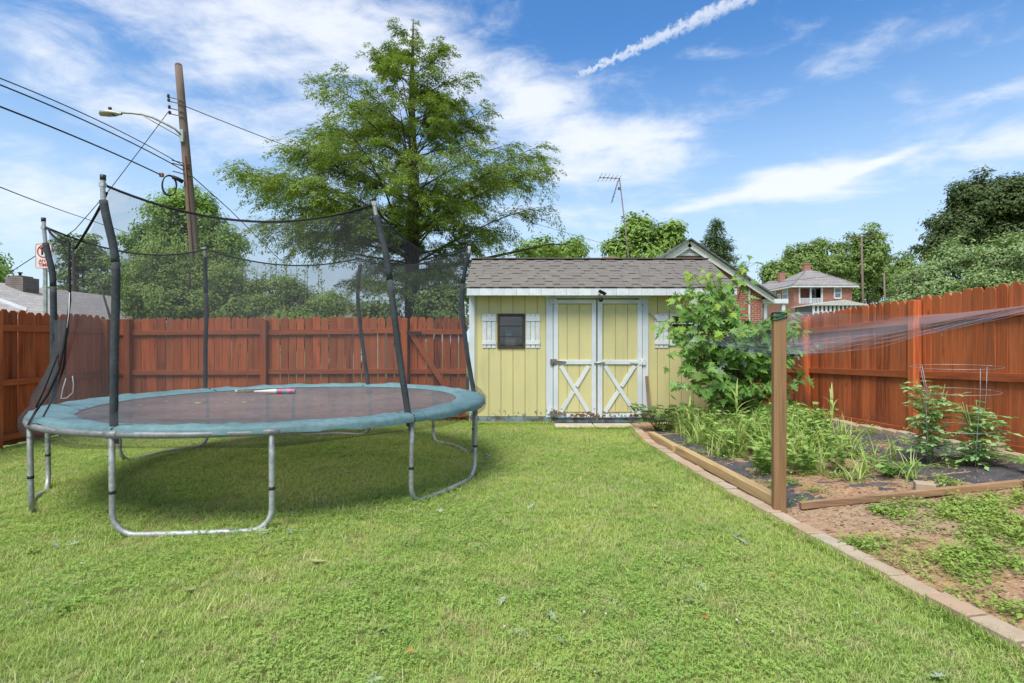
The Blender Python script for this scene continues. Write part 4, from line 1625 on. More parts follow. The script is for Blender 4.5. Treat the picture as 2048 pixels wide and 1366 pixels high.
    for k in range(12):
        a = PH + k * math.pi / 6
        for i in range(60):
            P.append((TC.x + (TR - .06) * math.cos(a) + random.gauss(0, .07), TC.y + (TR - .06) * math.sin(a) + random.gauss(0, .07)))
    P = np.array(P)
    pts = np.column_stack([P, gzv(P[:, 0], P[:, 1])])
    T = []
    for k in range(4):
        m = MB()
        for i in range(7):
            a = rnd.uniform(0, 6.283); r = rnd.uniform(0, .02)
            blade(m, r * math.cos(a), r * math.sin(a), rnd.uniform(0, 6.283), rnd.uniform(.04, .085), rnd.uniform(.003, .005), rnd.uniform(.01, .05), 3)
        T.append(m.mesh('tuft'))
    scatter('border_grass', pts, rand_rot(len(pts), .15), RNG.uniform(.7, 1.2, len(pts)), T, GR, 'longer unmown grass fringe along bricks, fence and shed foot')


build_grass()


def build_weeds():
    rnd = random.Random(21)
    WG = grass_mat('weed_grass', (0.25, 0.40, 0.08), (0.42, 0.55, 0.17), (0.58, 0.54, 0.28), 1.2, .35)
    WL = mat_leaf('weed_leaf', (0.19, 0.34, 0.07), (0.31, 0.46, 0.11), (0.42, 0.54, 0.18), .3)
    # tall grass clumps
    m = MB()
    spots = []
    while len(spots) < 120:
        x, y = rnd.uniform(2.45, 3.95), rnd.uniform(5.5, 8.7)
        edge = 5.5 + max(0, (x - 3.3)) * 2.4
        if y < edge and rnd.random() < .9: continue
        spots.append((x, y))
    spots += [(2.95, 5.35), (3.3, 5.2), (3.62, 5.5), (3.7, 6.2), (3.9, 6.6), (2.4, 6.4), (2.35, 7.2), (3.1, 4.95), (3.85, 5.6), (2.6, 5.6), (3.95, 7.2), (4.05, 6.9), (3.55, 4.9)]
    for i, (x, y) in enumerate(spots):
        z = soil_z(x, y)
        big = .50 if i < 120 else .34
        mm = MB()
        for k in range(rnd.randint(12, 24)):
            blade(mm, rnd.gauss(0, .05), rnd.gauss(0, .05), rnd.uniform(0, 6.283), rnd.uniform(.35, 1.05) * big, rnd.uniform(.009, .019), rnd.uniform(.25, .95) * big, 7)
        m.add([Vector(p) + Vector((x, y, z - .01)) for p in mm.v], mm.f, True)
    o = m.build('weed_grass', WG)
    tagit(o, 'tangle of tall green weed grass filling the garden bed behind the post', None, None, 'stuff')
    # broad-leaved weeds
    C, Dd, N, S = [], [], [], []
    stems = MB()
    for i in range(240):
        x, y = rnd.uniform(2.4, 4.1), rnd.uniform(5.2, 8.6)
        if y < 5.2 + max(0, x - 3.2) * 2.2: continue
        z = soil_z(x, y)
        h = rnd.uniform(.16, .46)
        tip = Vector((x + rnd.gauss(0, .08), y + rnd.gauss(0, .08), z + h))
        stems.tube([(x, y, z - .01), tip], .003, 4)
        for k in range(26):
            f = rnd.uniform(.15, 1)
            p = Vector((x, y, z)).lerp(tip, f)
            a = rnd.uniform(0, 6.283)
            d = Vector((math.cos(a), math.sin(a), rnd.uniform(-.1, .5)))
            C.append(p); Dd.append(d); N.append((rnd.gauss(0, .3), rnd.gauss(0, .3), 1)); S.append(rnd.uniform(.05, .11))
    V, F = leaves(C, Dd, N, S, *LEAF_OVAL)
    o = big_mesh('broadleaf_weeds', V, F, WL, None)
    tagit(o, 'leafy green broad-leaved weeds growing among the weed grass', None, None, 'stuff')
    s = stems.build('stems', WL, o)
    # seedlings and low creeping weeds on bare soil
    T = []
    for k in range(6):
        mm = MB()
        for i in range(16):
            a = rnd.uniform(0, 6.283); r = abs(rnd.gauss(0, .045))
            c = Vector((r * math.cos(a), r * math.sin(a), rnd.uniform(.008, .055)))
            b = a + rnd.gauss(0, .8)
            d = Vector((math.cos(b), math.sin(b), rnd.uniform(-.25, .4)))
            e = Vector((-math.sin(b), math.cos(b), rnd.uniform(-.2, .2)))
            s_ = rnd.uniform(.012, .026)
            mm.add([c, c + d * s_ * .6 + e * s_ * .42, c + d * s_ * 1.3, c + d * s_ * .6 - e * s_ * .42], [(0, 1, 2, 3)])
        for i in range(4):
            blade(mm, rnd.gauss(0, .03), rnd.gauss(0, .03), rnd.uniform(0, 6.283), rnd.uniform(.02, .07), .004, rnd.uniform(.02, .06), 3)
        T.append(mm.mesh('tuft'))
    n = 26000
    x = RNG.uniform(2.2, 4.85, n); y = RNG.uniform(1.0, 8.9, n)
    pn = np.array([mnoise.fractal((a * 2.6, b * 2.6, 31.0), 1, 2, 4) for a, b in zip(x, y)])
    ex = np.array([edge_x(v) for v in y])
    front = y < 4.32
    bias = np.where(front, .02 + .10 * (x > 3.4), -.45)
    keep = (x > ex + .09) & (pn + bias > RNG.uniform(-.30, .75, n)) & ~((y > 4.3) & (y < 4.5)) & ~((x < 2.75) & (y > 3.7) & (y < 4.4))
    x, y = x[keep], y[keep]
    pts = np.array([(a, b, soil_z(a, b) - .004) for a, b in zip(x, y)])
    CW = grass_mat('creeping_weed', (0.19, 0.33, 0.055), (0.31, 0.45, 0.10), (0.42, 0.46, 0.17), 1.5, .3)
    scatter('creeping_weeds', pts, rand_rot(len(pts), .2), RNG.uniform(.45, 1.15, len(pts)), T, CW, 'low creeping green weeds spread over the bare soil in front of the brown board')
    # dry litter: twigs and chips on the soil
    mm = []
    for k in range(4):
        q = MB()
        q.box((0, 0, .004), (rnd.uniform(.02, .06), rnd.uniform(.006, .014), .004), Matrix.Rotation(rnd.uniform(-.2, .2), 3, 'Y'))
        mm.append(q.mesh('tuft'))
    n = 5200
    x = RNG.uniform(2.2, 4.85, n); y = RNG.uniform(1.2, 7.0, n)
    ex = np.array([edge_x(v) for v in y])
    k = x > ex + .08
    x, y = x[k], y[k]
    pts = np.array([(a, b, soil_z(a, b)) for a, b in zip(x, y)])
    scatter('bark_litter', pts, rand_rot(len(pts), .25), RNG.uniform(.4, 1.1, len(pts)), mm, mat_plain('bark_chip', (0.36, 0.24, 0.15), (0.22, 0.11, 0.07), 0.9, 2, 0, 0), 'brown bark chips and dry twigs lying on the garden soil')
    # three broad-bladed stalks
    for (u, v0, D, h, lab) in ((1378, 858, 7.6, .52, 'broad-bladed corn-like weed stalk in front of the shed corner'), (1472, 850, 7.0, .72, 'broad-bladed weed stalk standing before the maple sapling'),
                               (1662, 870, 6.6, .62, 'upright broad-bladed weed stalk right of the post, before the fence')):
        x = (u - 1024) / FPX * D
        z = soil_z(x, D)
        r = thing('grass_stalk', (x, D, z), lab, 'weed')
        MB().tube([(x, D, z - .02), (x + .01, D, z + h * .5), (x + .015, D, z + h * .8)], [.008, .007, .004], 6).build('stem', WG, r)
        for k in range(8):
            mm = MB()
            f = .1 + .75 * k / 7
            blade(mm, 0, 0, rnd.uniform(0, 6.283) if k < 7 else 1.0, h * (.42 if k < 7 else .35), .032, h * (.38 if k < 7 else .08), 6)
            q = MB(); q.add([Vector(p) + Vector((x + .01 * f, D, z + h * f)) for p in mm.v], mm.f, True)
            q.build('blade', WG, r)


build_weeds()


def leafy_plant(name, label, cat, base, stems, leafmat, leaf, size, per, spread, stem_r=.006, droop=.1, group=None, stemmat=None):
    """stems given as lists of points; leaflets in sprays along them"""
    root = thing(name, base, label, cat, group)
    rnd = random.Random(hash(label) % 1000 if False else len(label) * 7)
    C, Dd, N, S = [], [], [], []
    sm = MB()
    for P in stems:
        P = [Vector(p) for p in P]
        n = len(P)
        sm.tube(P, [stem_r * (1 - .7 * i / (n - 1)) for i in range(n)], 5)
        tot = sum((b - a).length for a, b in zip(P, P[1:]))
        cnt = max(4, int(per * tot))
        for i in range(cnt):
            f = .12 + .88 * (i + rnd.random()) / cnt
            q = f * (n - 1)
            k = min(int(q), n - 2)
            p = P[k].lerp(P[k + 1], q - k)
            a = rnd.uniform(0, 6.283)
            d = Vector((math.cos(a), math.sin(a), rnd.uniform(-.2, .5))).normalized()
            ln = spread * rnd.uniform(.5, 1.1) * (1.15 - .6 * f)
            e = p + d * ln + Vector((0, 0, -droop * ln))
            sm.tube([p, p.lerp(e, .5) + Vector((0, 0, ln * .08)), e], stem_r * .3, 4)
            side = Vector((-d.y, d.x, 0))
            for g in (.35, .6, .8, 1.0):
                c = p.lerp(e, g)
                for sg in ((-1, 1) if g < 1 else (0,)):
                    C.append(c); Dd.append(d * .7 + side * sg * .9 + Vector((0, 0, -.15 + rnd.gauss(0, .15))))
                    N.append((rnd.gauss(0, .3), rnd.gauss(0, .3), 1)); S.append(size * rnd.uniform(.7, 1.2) * (1.25 if g == 1 else .9))
    sm.build('stems', stemmat or leafmat, root)
    V, F = leaves(C, Dd, N, S, *leaf)
    big_mesh('foliage', V, F, leafmat, root)
    return root


TOM = mat_leaf('tomato_leaf', (0.209, 0.370, 0.135), (0.321, 0.493, 0.184), (0.420, 0.590, 0.220), .25)
for (x, y, hh, lab) in ((4.03, 5.30, .82, 'taller staked tomato plant with pale green leaves inside the wire cage'), (4.27, 5.03, .62, 'shorter bushy tomato plant nearer the board inside the wire cage')):
    z = soil_z(x, y)
    rs = random.Random(int(hh * 100))
    st = []
    for k in range(9):
        a = rs.uniform(0, 6.28)
        st.append([(x, y, z - .01), (x + .05 * math.cos(a), y + .05 * math.sin(a), z + hh * .45), (x + .13 * math.cos(a), y + .13 * math.sin(a), z + hh * rs.uniform(.75, 1.0))])
    leafy_plant('tomato_plant', lab, 'plant', (x, y, z), st, TOM, LEAF_OVAL, .060, 26, .19)
RASP = mat_leaf('bramble_leaf', (0.095, 0.189, 0.042), (0.141, 0.255, 0.057), (0.227, 0.340, 0.085), .25)
x, y = 2.22, 8.45
z = soil_z(x, y)
rs = random.Random(5)
leafy_plant('bramble_bush', 'low dark green bramble by the right shed door at the brick edging', 'bush', (x, y, z),
            [[(x, y, z - .01), (x + .2 * math.cos(a), y + .18 * math.sin(a), z + .28), (x + .42 * math.cos(a), y + .3 * math.sin(a), z + .38)] for a in [i * .7 for i in range(9)]], RASP, LEAF_OVAL, .085, 17, .14)
for (x, y, lab) in ((4.35, 8.3, 'low pumpkin-like leafy plant at the fence foot by the brick border'), (3.45, 5.02, 'small leafy seedling clump on the bare soil behind the brown board'), (4.45, 4.62, 'small leafy clump at the board end by the fence')):
    z = soil_z(x, y)
    leafy_plant('leafy_weed', lab, 'weed', (x, y, z), [[(x, y, z - .01), (x + .1 * math.cos(a), y + .1 * math.sin(a), z + .10), (x + .24 * math.cos(a), y + .24 * math.sin(a), z + .13)] for a in [i * 1.05 for i in range(6)]],
                mat_leaf('small_weed_leaf', (0.157, 0.299, 0.061), (0.229, 0.386, 0.088), None, .25) if 'small_weed_leaf' not in bpy.data.materials else bpy.data.materials['small_weed_leaf'], LEAF_OVAL, .06, 20, .08, .004)


# ================================================================== MAPLE SAPLING
def build_sapling():
    bx, by = 3.28, 8.15
    z0 = soil_z(bx, by)
    root = thing('maple_sapling', (bx, by, z0), 'bushy green maple sapling growing against the right side of the shed', 'sapling')
    rnd = random.Random(12)
    LM = mat_leaf('maple_leaf', (0.120, 0.251, 0.049), (0.186, 0.350, 0.070), (0.274, 0.460, 0.098), .32, .42, 1.2, .4)
    LY = mat_leaf('young_maple_leaf', (0.248, 0.404, 0.054), (0.327, 0.466, 0.070), (0.404, 0.482, 0.093), .4, .45, 1.2)
    LS = mat_leaf('silvery_leaf_back', (0.25, 0.31, 0.20), (0.30, 0.36, 0.25), None, .25)
    st = MB()
    tips = [(1325, 655, 7.9), (1345, 585, 8.1), (1385, 545, 8.1), (1420, 540, 8.0), (1440, 600, 7.8), (1500, 520, 8.2), (1370, 680, 7.8), (1400, 740, 7.7),
            (1360, 770, 7.9), (1450, 660, 7.6), (1480, 700, 7.7), (1520, 650, 8.0), (1560, 640, 8.3), (1590, 620, 8.3), (1625, 695, 8.1), (1610, 655, 8.2), (1560, 720, 7.8),
            (1590, 760, 8.0), (1600, 810, 8.0), (1530, 770, 7.6), (1440, 790, 7.6), (1480, 770, 7.5), (1400, 620, 8.4), (1410, 690, 8.4), (1550, 690, 8.5),
            (1460, 730, 8.5), (1380, 720, 8.3), (1500, 740, 8.4), (1555, 780, 8.3), (1430, 560, 8.3), (1330, 640, 8.2), (1375, 600, 7.8)]
    L = []
    for i, tp in enumerate(tips):
        T = at(*tp)
        k = Vector((bx + rnd.gauss(0, .06), by + rnd.gauss(0, .05), z0 + max(.15, (T.z - z0) * .45)))
        k = k.lerp(T, .15)
        k2 = k.lerp(T, .55) + Vector((0, 0, .07))
        P = [Vector((bx + rnd.gauss(0, .03), by + rnd.gauss(0, .03), z0 - .02)), k, k2, T]
        Q = []
        for a, b in zip(P, P[1:]):
            Q += [a.lerp(b, t) for t in (0, .5)]
        Q.append(T)
        st.tube(Q, [.016 * (1 - .85 * j / (len(Q) - 1)) for j in range(len(Q))], 5)
        tot = (T - k).length
        cnt = int(14 + 24 * tot)
        for j in range(cnt):
            f = (j + .5) / cnt
            p = k.lerp(k2, f * 2) if f < .5 else k2.lerp(T, f * 2 - 1)
            a = rnd.uniform(0, 6.283)
            pet = Vector((math.cos(a), math.sin(a), rnd.uniform(-.1, .5))).normalized() * rnd.uniform(.06, .17)
            c = p + pet
            st.tube([p, c], .0022, 4)
            d = Vector((pet.x, pet.y, 0)).normalized() + Vector((0, 0, rnd.uniform(-1.1, .05)))
            out = Vector((c.x - bx, c.y - by - .3, .55)).normalized()
            n = out + Vector((rnd.gauss(0, .35), rnd.gauss(0, .35) - .35, rnd.gauss(.35, .3)))
            young = f > .72 and T.z > 1.5 and rnd.random() < .75
            L.append((c, d, n, rnd.uniform(.10, .185) * (.8 if young else 1), 1 if young else (2 if rnd.random() < .05 else 0)))
    # dense inside
    for i in range(950):
        u, v = rnd.gauss(1475, 66), rnd.gauss(685, 75)
        if not (1335 < u < 1610 and 560 < v < 830) or (v < 640 and u > 1445): continue
        c = at(u, v, rnd.uniform(7.75, 8.75))
        a = rnd.uniform(0, 6.283)
        L.append((c, Vector((math.cos(a), math.sin(a), rnd.uniform(-1, .0))), Vector((rnd.gauss(0, .4), -.5 + rnd.gauss(0, .4), .8)), rnd.uniform(.10, .17), 0))
    st.build('stems', mat_plain('sapling_bark', (0.13, 0.085, 0.055), None, 0.85), root)
    # the leaves that show most are single objects, the rest one mass
    L.sort(key=lambda q: q[0].y - q[3] * 6 - (q[4] == 1) * .5)
    meshes = []
    mats = (LM, LY, LS)
    for mt in mats:
        for c in range(2):
            me = bpy.data.meshes.new('maple_leaf')
            me.from_pydata([(x, y, z * (1 + c * 1.3)) for x, y, z in LEAF_MAPLE[0]], [], LEAF_MAPLE[1])
            me.materials.append(mt)
            meshes.append(me)
    org = origin_of(root)
    for (c, d, n, s, kd) in L[:290]:
        x = d.normalized()
        yv = n.cross(x).normalized()
        zv = x.cross(yv)
        o = link_mesh('leaf', meshes[kd * 2 + rnd.randint(0, 1)], None, root)
        o.matrix_local = Matrix.Translation(c - org) @ Matrix((x, yv, zv)).transposed().to_4x4() @ Matrix.Scale(s, 4)
    for kd, nm in ((0, 'foliage'), (1, 'young_foliage'), (2, 'silvery_foliage')):
        q = [l for l in L[290:] if l[4] == kd]
        if q:
            V, F = leaves([l[0] for l in q], [l[1] for l in q], [l[2] for l in q], [l[3] for l in q], *LEAF_MAPLE)
            tagit(big_mesh(nm, V, F, mats[kd], root), kind='stuff')


build_sapling()


# ================================================================== FALLEN LEAVES
def build_fallen():
    me = {}
    for nm, c1, c2 in (('pale', (0.24, 0.30, 0.19), (0.32, 0.36, 0.26)), ('yellow', (0.38, 0.37, 0.15), (0.30, 0.34, 0.12)), ('orange', (0.42, 0.19, 0.05), (0.32, 0.12, 0.05))):
        mt = mat_plain('fallen_leaf_' + nm, c1, c2, 0.7, 30, 0, 0.1, 80, 0.2)
        for k in range(2):
            m = bpy.data.meshes.new('fallen_leaf')
            m.from_pydata([(x - .4, y, .02 + (.35 if k else .18) * y * y + .18 * (x - .45) ** 2 * (1 if k else -.4)) for x, y, z in LEAF_MAPLE[0]], [], LEAF_MAPLE[1])
            m.materials.append(mt)
            me[(nm, k)] = m
    rnd = random.Random(77)
    lawn = [(523, 1062, .17, 'p'), (113, 1086, .12, 'p'), (65, 1096, .13, 'y'), (581, 1060, .11, 'p'), (130, 1209, .12, 'y'), (379, 1173, .12, 'y'), (636, 1120, .13, 'y'), (695, 1117, .09, 'y'),
            (1004, 1203, .10, 'p'), (1061, 1011, .11, 'p'), (764, 1262, .11, 'p'), (1040, 1267, .10, 'p'), (1104, 1235, .11, 'p'), (1121, 1288, .09, 'p'), (1076, 1333, .08, 'y'), (747, 1358, .08, 'p'),
            (1485, 1081, .15, 'p'), (1476, 1069, .11, 'p'), (1332, 1122, .10, 'p'), (1403, 1175, .13, 'p'), (1381, 1207, .10, 'p'), (1411, 1238, .065, 'o'), (1546, 1152, .06, 'o'), (1874, 1354, .09, 'p'),
            (979, 908, .14, 'p'), (974, 912, .11, 'p'), (1222, 922, .08, 'p'), (1004, 873, .13, 'p'), (185, 905, .11, 'y'), (147, 1082, .09, 'p'), (822, 1303, .06, 'o'), (1165, 1316, .05, 'o'),
            (340, 1010, .1, 'p'), (880, 1020, .09, 'p'), (1310, 1010, .07, 'y'), (450, 1230, .07, 'y')]
    full = {'p': 'pale', 'y': 'yellow', 'o': 'orange'}
    own = {(523, 1062): 'large pale fallen leaf lying against the front trampoline leg', (581, 1060): 'pale fallen leaf a step right of the front trampoline leg',
           (979, 908): 'pale fallen leaf beside the rightmost trampoline leg, larger of two', (974, 912): 'pale fallen leaf beside the rightmost trampoline leg, smaller of two',
           (1004, 873): 'pale fallen leaf on the lawn below the shed window wall', (1222, 922): 'small pale fallen leaf on the lawn before the shed step slabs',
           (1485, 1081): 'large pale fallen leaf on the lawn across the bricks from the garden post', (1476, 1069): 'smaller pale fallen leaf beside the large one opposite the garden post',
           (65, 1096): 'yellowish fallen leaf beside the left trampoline foot', (113, 1086): 'pale fallen leaf near the left trampoline foot',
           (185, 905): 'yellowish leaf lying behind the left trampoline leg near the fence', (340, 1010): 'pale fallen leaf in the shade under the trampoline',
           (1546, 1152): 'small orange dead leaf beside the brick edging', (880, 1020): 'pale fallen leaf just outside the right front trampoline foot'}
    for (u, v, s, kd) in lawn:
        D = FPX * (EYE - .03) / (v - 683)
        x = (u - 1024) / FPX * D
        o = link_mesh('fallen_leaf', me[(full[kd], rnd.randint(0, 1))])
        o.location = (x, D, gz(x, D) + .022)
        o.rotation_euler = (rnd.gauss(0, .25), rnd.gauss(0, .25), rnd.uniform(0, 6.283))
        o.scale = (s * .8, s * .62, s)
        tagit(o, own.get((u, v)) or {'p': 'pale silvery fallen maple leaf lying on the mown lawn', 'y': 'yellowish fallen maple leaf lying on the mown lawn', 'o': 'small orange dead leaf lying on the mown lawn'}[kd], 'leaf',
              {'p': 'pale fallen leaves on the lawn', 'y': 'yellowish fallen leaves on the lawn', 'o': 'orange dead leaves on the lawn'}[kd])
    for (u, v, s, kd) in ((399, 802, .15, 'y'), (450, 801, .07, 'y'), (491, 800, .11, 'y'), (186, 825, .06, 'p'), (278, 808, .06, 'y'), (565, 797, .06, 'y'), (755, 797, .08, 'o'), (744, 812, .06, 'o'), (533, 776, .06, 'o'), (330, 800, .07, 'y'), (505, 797, .06, 'p'), (640, 800, .04, 'y'), (690, 786, .05, 'y')):
        z = TC.z + .003
        D = FPX * (EYE - z) / (v - 683)
        x = (u - 1024) / FPX * D
        o = link_mesh('fallen_leaf', me[(full[kd], 0)])
        rr = math.hypot(x - TC.x, D - TC.y) / 1.92
        o.location = (x, D, TC.z + .012 * math.cos(math.atan2(D - TC.y, x - TC.x)) + .012 - .022 * (1 - rr * rr) - .001)
        o.rotation_euler = (0, 0, rnd.uniform(0, 6.283))
        o.scale = (s, s, s)
        tagit(o, 'dry orange leaf scrap lying on the trampoline mat' if kd == 'o' else 'pale dry leaf lying on the trampoline mat', 'leaf', 'orange leaf scraps on the trampoline' if kd == 'o' else 'pale leaves on the trampoline')


build_fallen()


# ================================================================== TREES BEYOND THE FENCE
def tree(name, label, cat, bx, by, trunk_r, lumps, leafmat, size, leaf=LEAF_OVAL, seed=1, top=None, group=None, z0=-.1, stems=1, shoots=0, shoot_h=.6):
    """lumps: (x, y, z, rx, ry, rz, clumps, leaves per clump, clump radius)"""
    rnd = random.Random(seed)
    rng = np.random.default_rng(seed)
    root = thing(name, (bx, by, z0), label, cat, group)
    tr = MB()
    cz = max(l[2] for l in lumps)
    mean = np.mean([[l[0], l[1], l[2]] for l in lumps], 0)
    for s in range(stems):
        o = Vector((rnd.gauss(0, .25 * (stems > 1)), rnd.gauss(0, .2 * (stems > 1)), 0))
        tipv = Vector((mean[0], mean[1], cz)) + o * 3
        P = [Vector((bx, by, z0 - .1)) + o]
        for f in (.25, .5, .75, 1):
            P.append(P[0].lerp(tipv, f) + Vector((rnd.gauss(0, .06), rnd.gauss(0, .06), 0)) * trunk_r * 8)
        tr.tube(P, [trunk_r * (1.15 - .9 * i / 4) for i in range(5)], 8)
    C, N = [], []
    for (x, y, z, rx, ry, rz, nc, nl, cr) in lumps:
        c0 = np.array((x, y, z))
        tr.tube([Vector((mean[0], mean[1], max(z0 + .5, z - rz * .9))), Vector((x, y, z)).lerp(Vector((mean[0], mean[1], z)), .4), Vector((x, y, z + rz * .5))], [trunk_r * .5, trunk_r * .35, trunk_r * .1], 6)
        dd = norm(rng.normal(size=(nc, 3)))
        rad = rng.uniform(.35, 1.0, nc) ** .5 * np.array([.80 + .42 * mnoise.noise(Vector(q) * 2.2 + Vector((x, y, seed))) + .12 * mnoise.noise(Vector(q) * 6 + Vector((seed, x, y))) for q in dd]) * 1.08
        cc = c0 + dd * rad[:, None] * np.array((rx, ry, rz))
        for k in range(0, nc, 3):
            p = Vector(cc[k])
            tr.tube([Vector((x, y, z - rz * .3)), Vector((x, y, z)).lerp(p, .6) + Vector((0, 0, -.05)), p], [trunk_r * .28, trunk_r * .14, trunk_r * .04], 4, False)
        for k in range(nc):
            m = max(4, int(nl * rng.uniform(.6, 1.3)))
            off = norm(rng.normal(size=(m, 3))) * (rng.uniform(.2, 1.0, (m, 1)) ** .6 * np.where(rng.uniform(0, 1, (m, 1)) < .08, 1.6, 1.0)) * cr * np.array((1.1, 1.1, .75)) * rng.uniform(.7, 1.25)
            C.append(cc[k] + off)
            N.append(norm(off) * .7 + dd[k] * .6 + np.array((0, 0, .55)))
    if shoots:
        for k in range(shoots):
            l = lumps[rnd.randrange(len(lumps))]
            a = rnd.uniform(0, 6.283); r = rnd.uniform(0, .9)
            p = np.array((l[0] + l[3] * r * math.cos(a), l[1] + l[4] * r * math.sin(a), l[2] + l[5] * math.sqrt(1 - r * r) * .85))
            h = shoot_h * rnd.uniform(.5, 1.2)
            tr.tube([Vector(p) - Vector((0, 0, .3)), Vector(p) + Vector((rnd.gauss(0, .05), rnd.gauss(0, .05), h))], [.008, .003], 4, False)
            m = int(26 * h / .6)
            f = rng.uniform(0, 1, (m, 1))
            off = norm(rng.normal(size=(m, 3))) * .05 * (1.3 - f)
            C.append(p + np.array((0, 0, 1.0)) * f * h + off)
            N.append(norm(off) + np.array((0, 0, .8)))
    C = np.concatenate(C); N = np.concatenate(N)
    n = len(C)
    N = norm(N + rng.normal(0, .35, (n, 3)))
    D_ = rng.normal(size=(n, 3))
    D_[:, 2] -= .35
    D_ = D_ - N * np.sum(D_ * N, 1, keepdims=True)
    V, F = leaves(C, D_, N, size * rng.uniform(.65, 1.25, n), *leaf)
    tr.build('trunk', BARK, root)
    big_mesh('crown', V, F, leafmat, root)
    return root


def P2(u, v, D):
    p = at(u, v, D)
    return p.x, p.y, p.z


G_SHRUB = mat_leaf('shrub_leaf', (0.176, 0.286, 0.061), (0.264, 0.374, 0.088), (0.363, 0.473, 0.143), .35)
G_MAPLE = mat_leaf('broadleaf_green', (0.146, 0.258, 0.049), (0.213, 0.348, 0.067), (0.293, 0.428, 0.090), .3)
G_LIGHT = mat_leaf('light_broadleaf', (0.169, 0.284, 0.053), (0.237, 0.360, 0.069), (0.302, 0.435, 0.095), .3)
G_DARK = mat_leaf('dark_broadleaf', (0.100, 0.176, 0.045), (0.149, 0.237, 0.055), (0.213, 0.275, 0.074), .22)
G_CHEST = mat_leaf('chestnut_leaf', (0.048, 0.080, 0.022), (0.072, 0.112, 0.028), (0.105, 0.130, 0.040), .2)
G_FAR = mat_leaf('distant_broadleaf', (0.136, 0.219, 0.055), (0.192, 0.282, 0.069), (0.228, 0.311, 0.082), .25, .6, .15)
G_HEM = mat_leaf('hemlock_needles', (0.141, 0.230, 0.047), (0.222, 0.317, 0.055), (0.328, 0.416, 0.073), .3, .55, .9)
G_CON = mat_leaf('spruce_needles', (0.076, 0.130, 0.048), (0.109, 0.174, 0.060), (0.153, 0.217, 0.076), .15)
G_REAR = mat_leaf('pale_underside_leaf', (0.169, 0.270, 0.085), (0.254, 0.355, 0.135), (0.389, 0.473, 0.236), .3)


def lump(u, v, D, ru, rv, nc, nl, cr, dep=.8):
    x, y, z = P2(u, v, D)
    k = D / FPX
    return (x, y, z, ru * k, ru * k * dep, rv * k, nc, nl, cr)


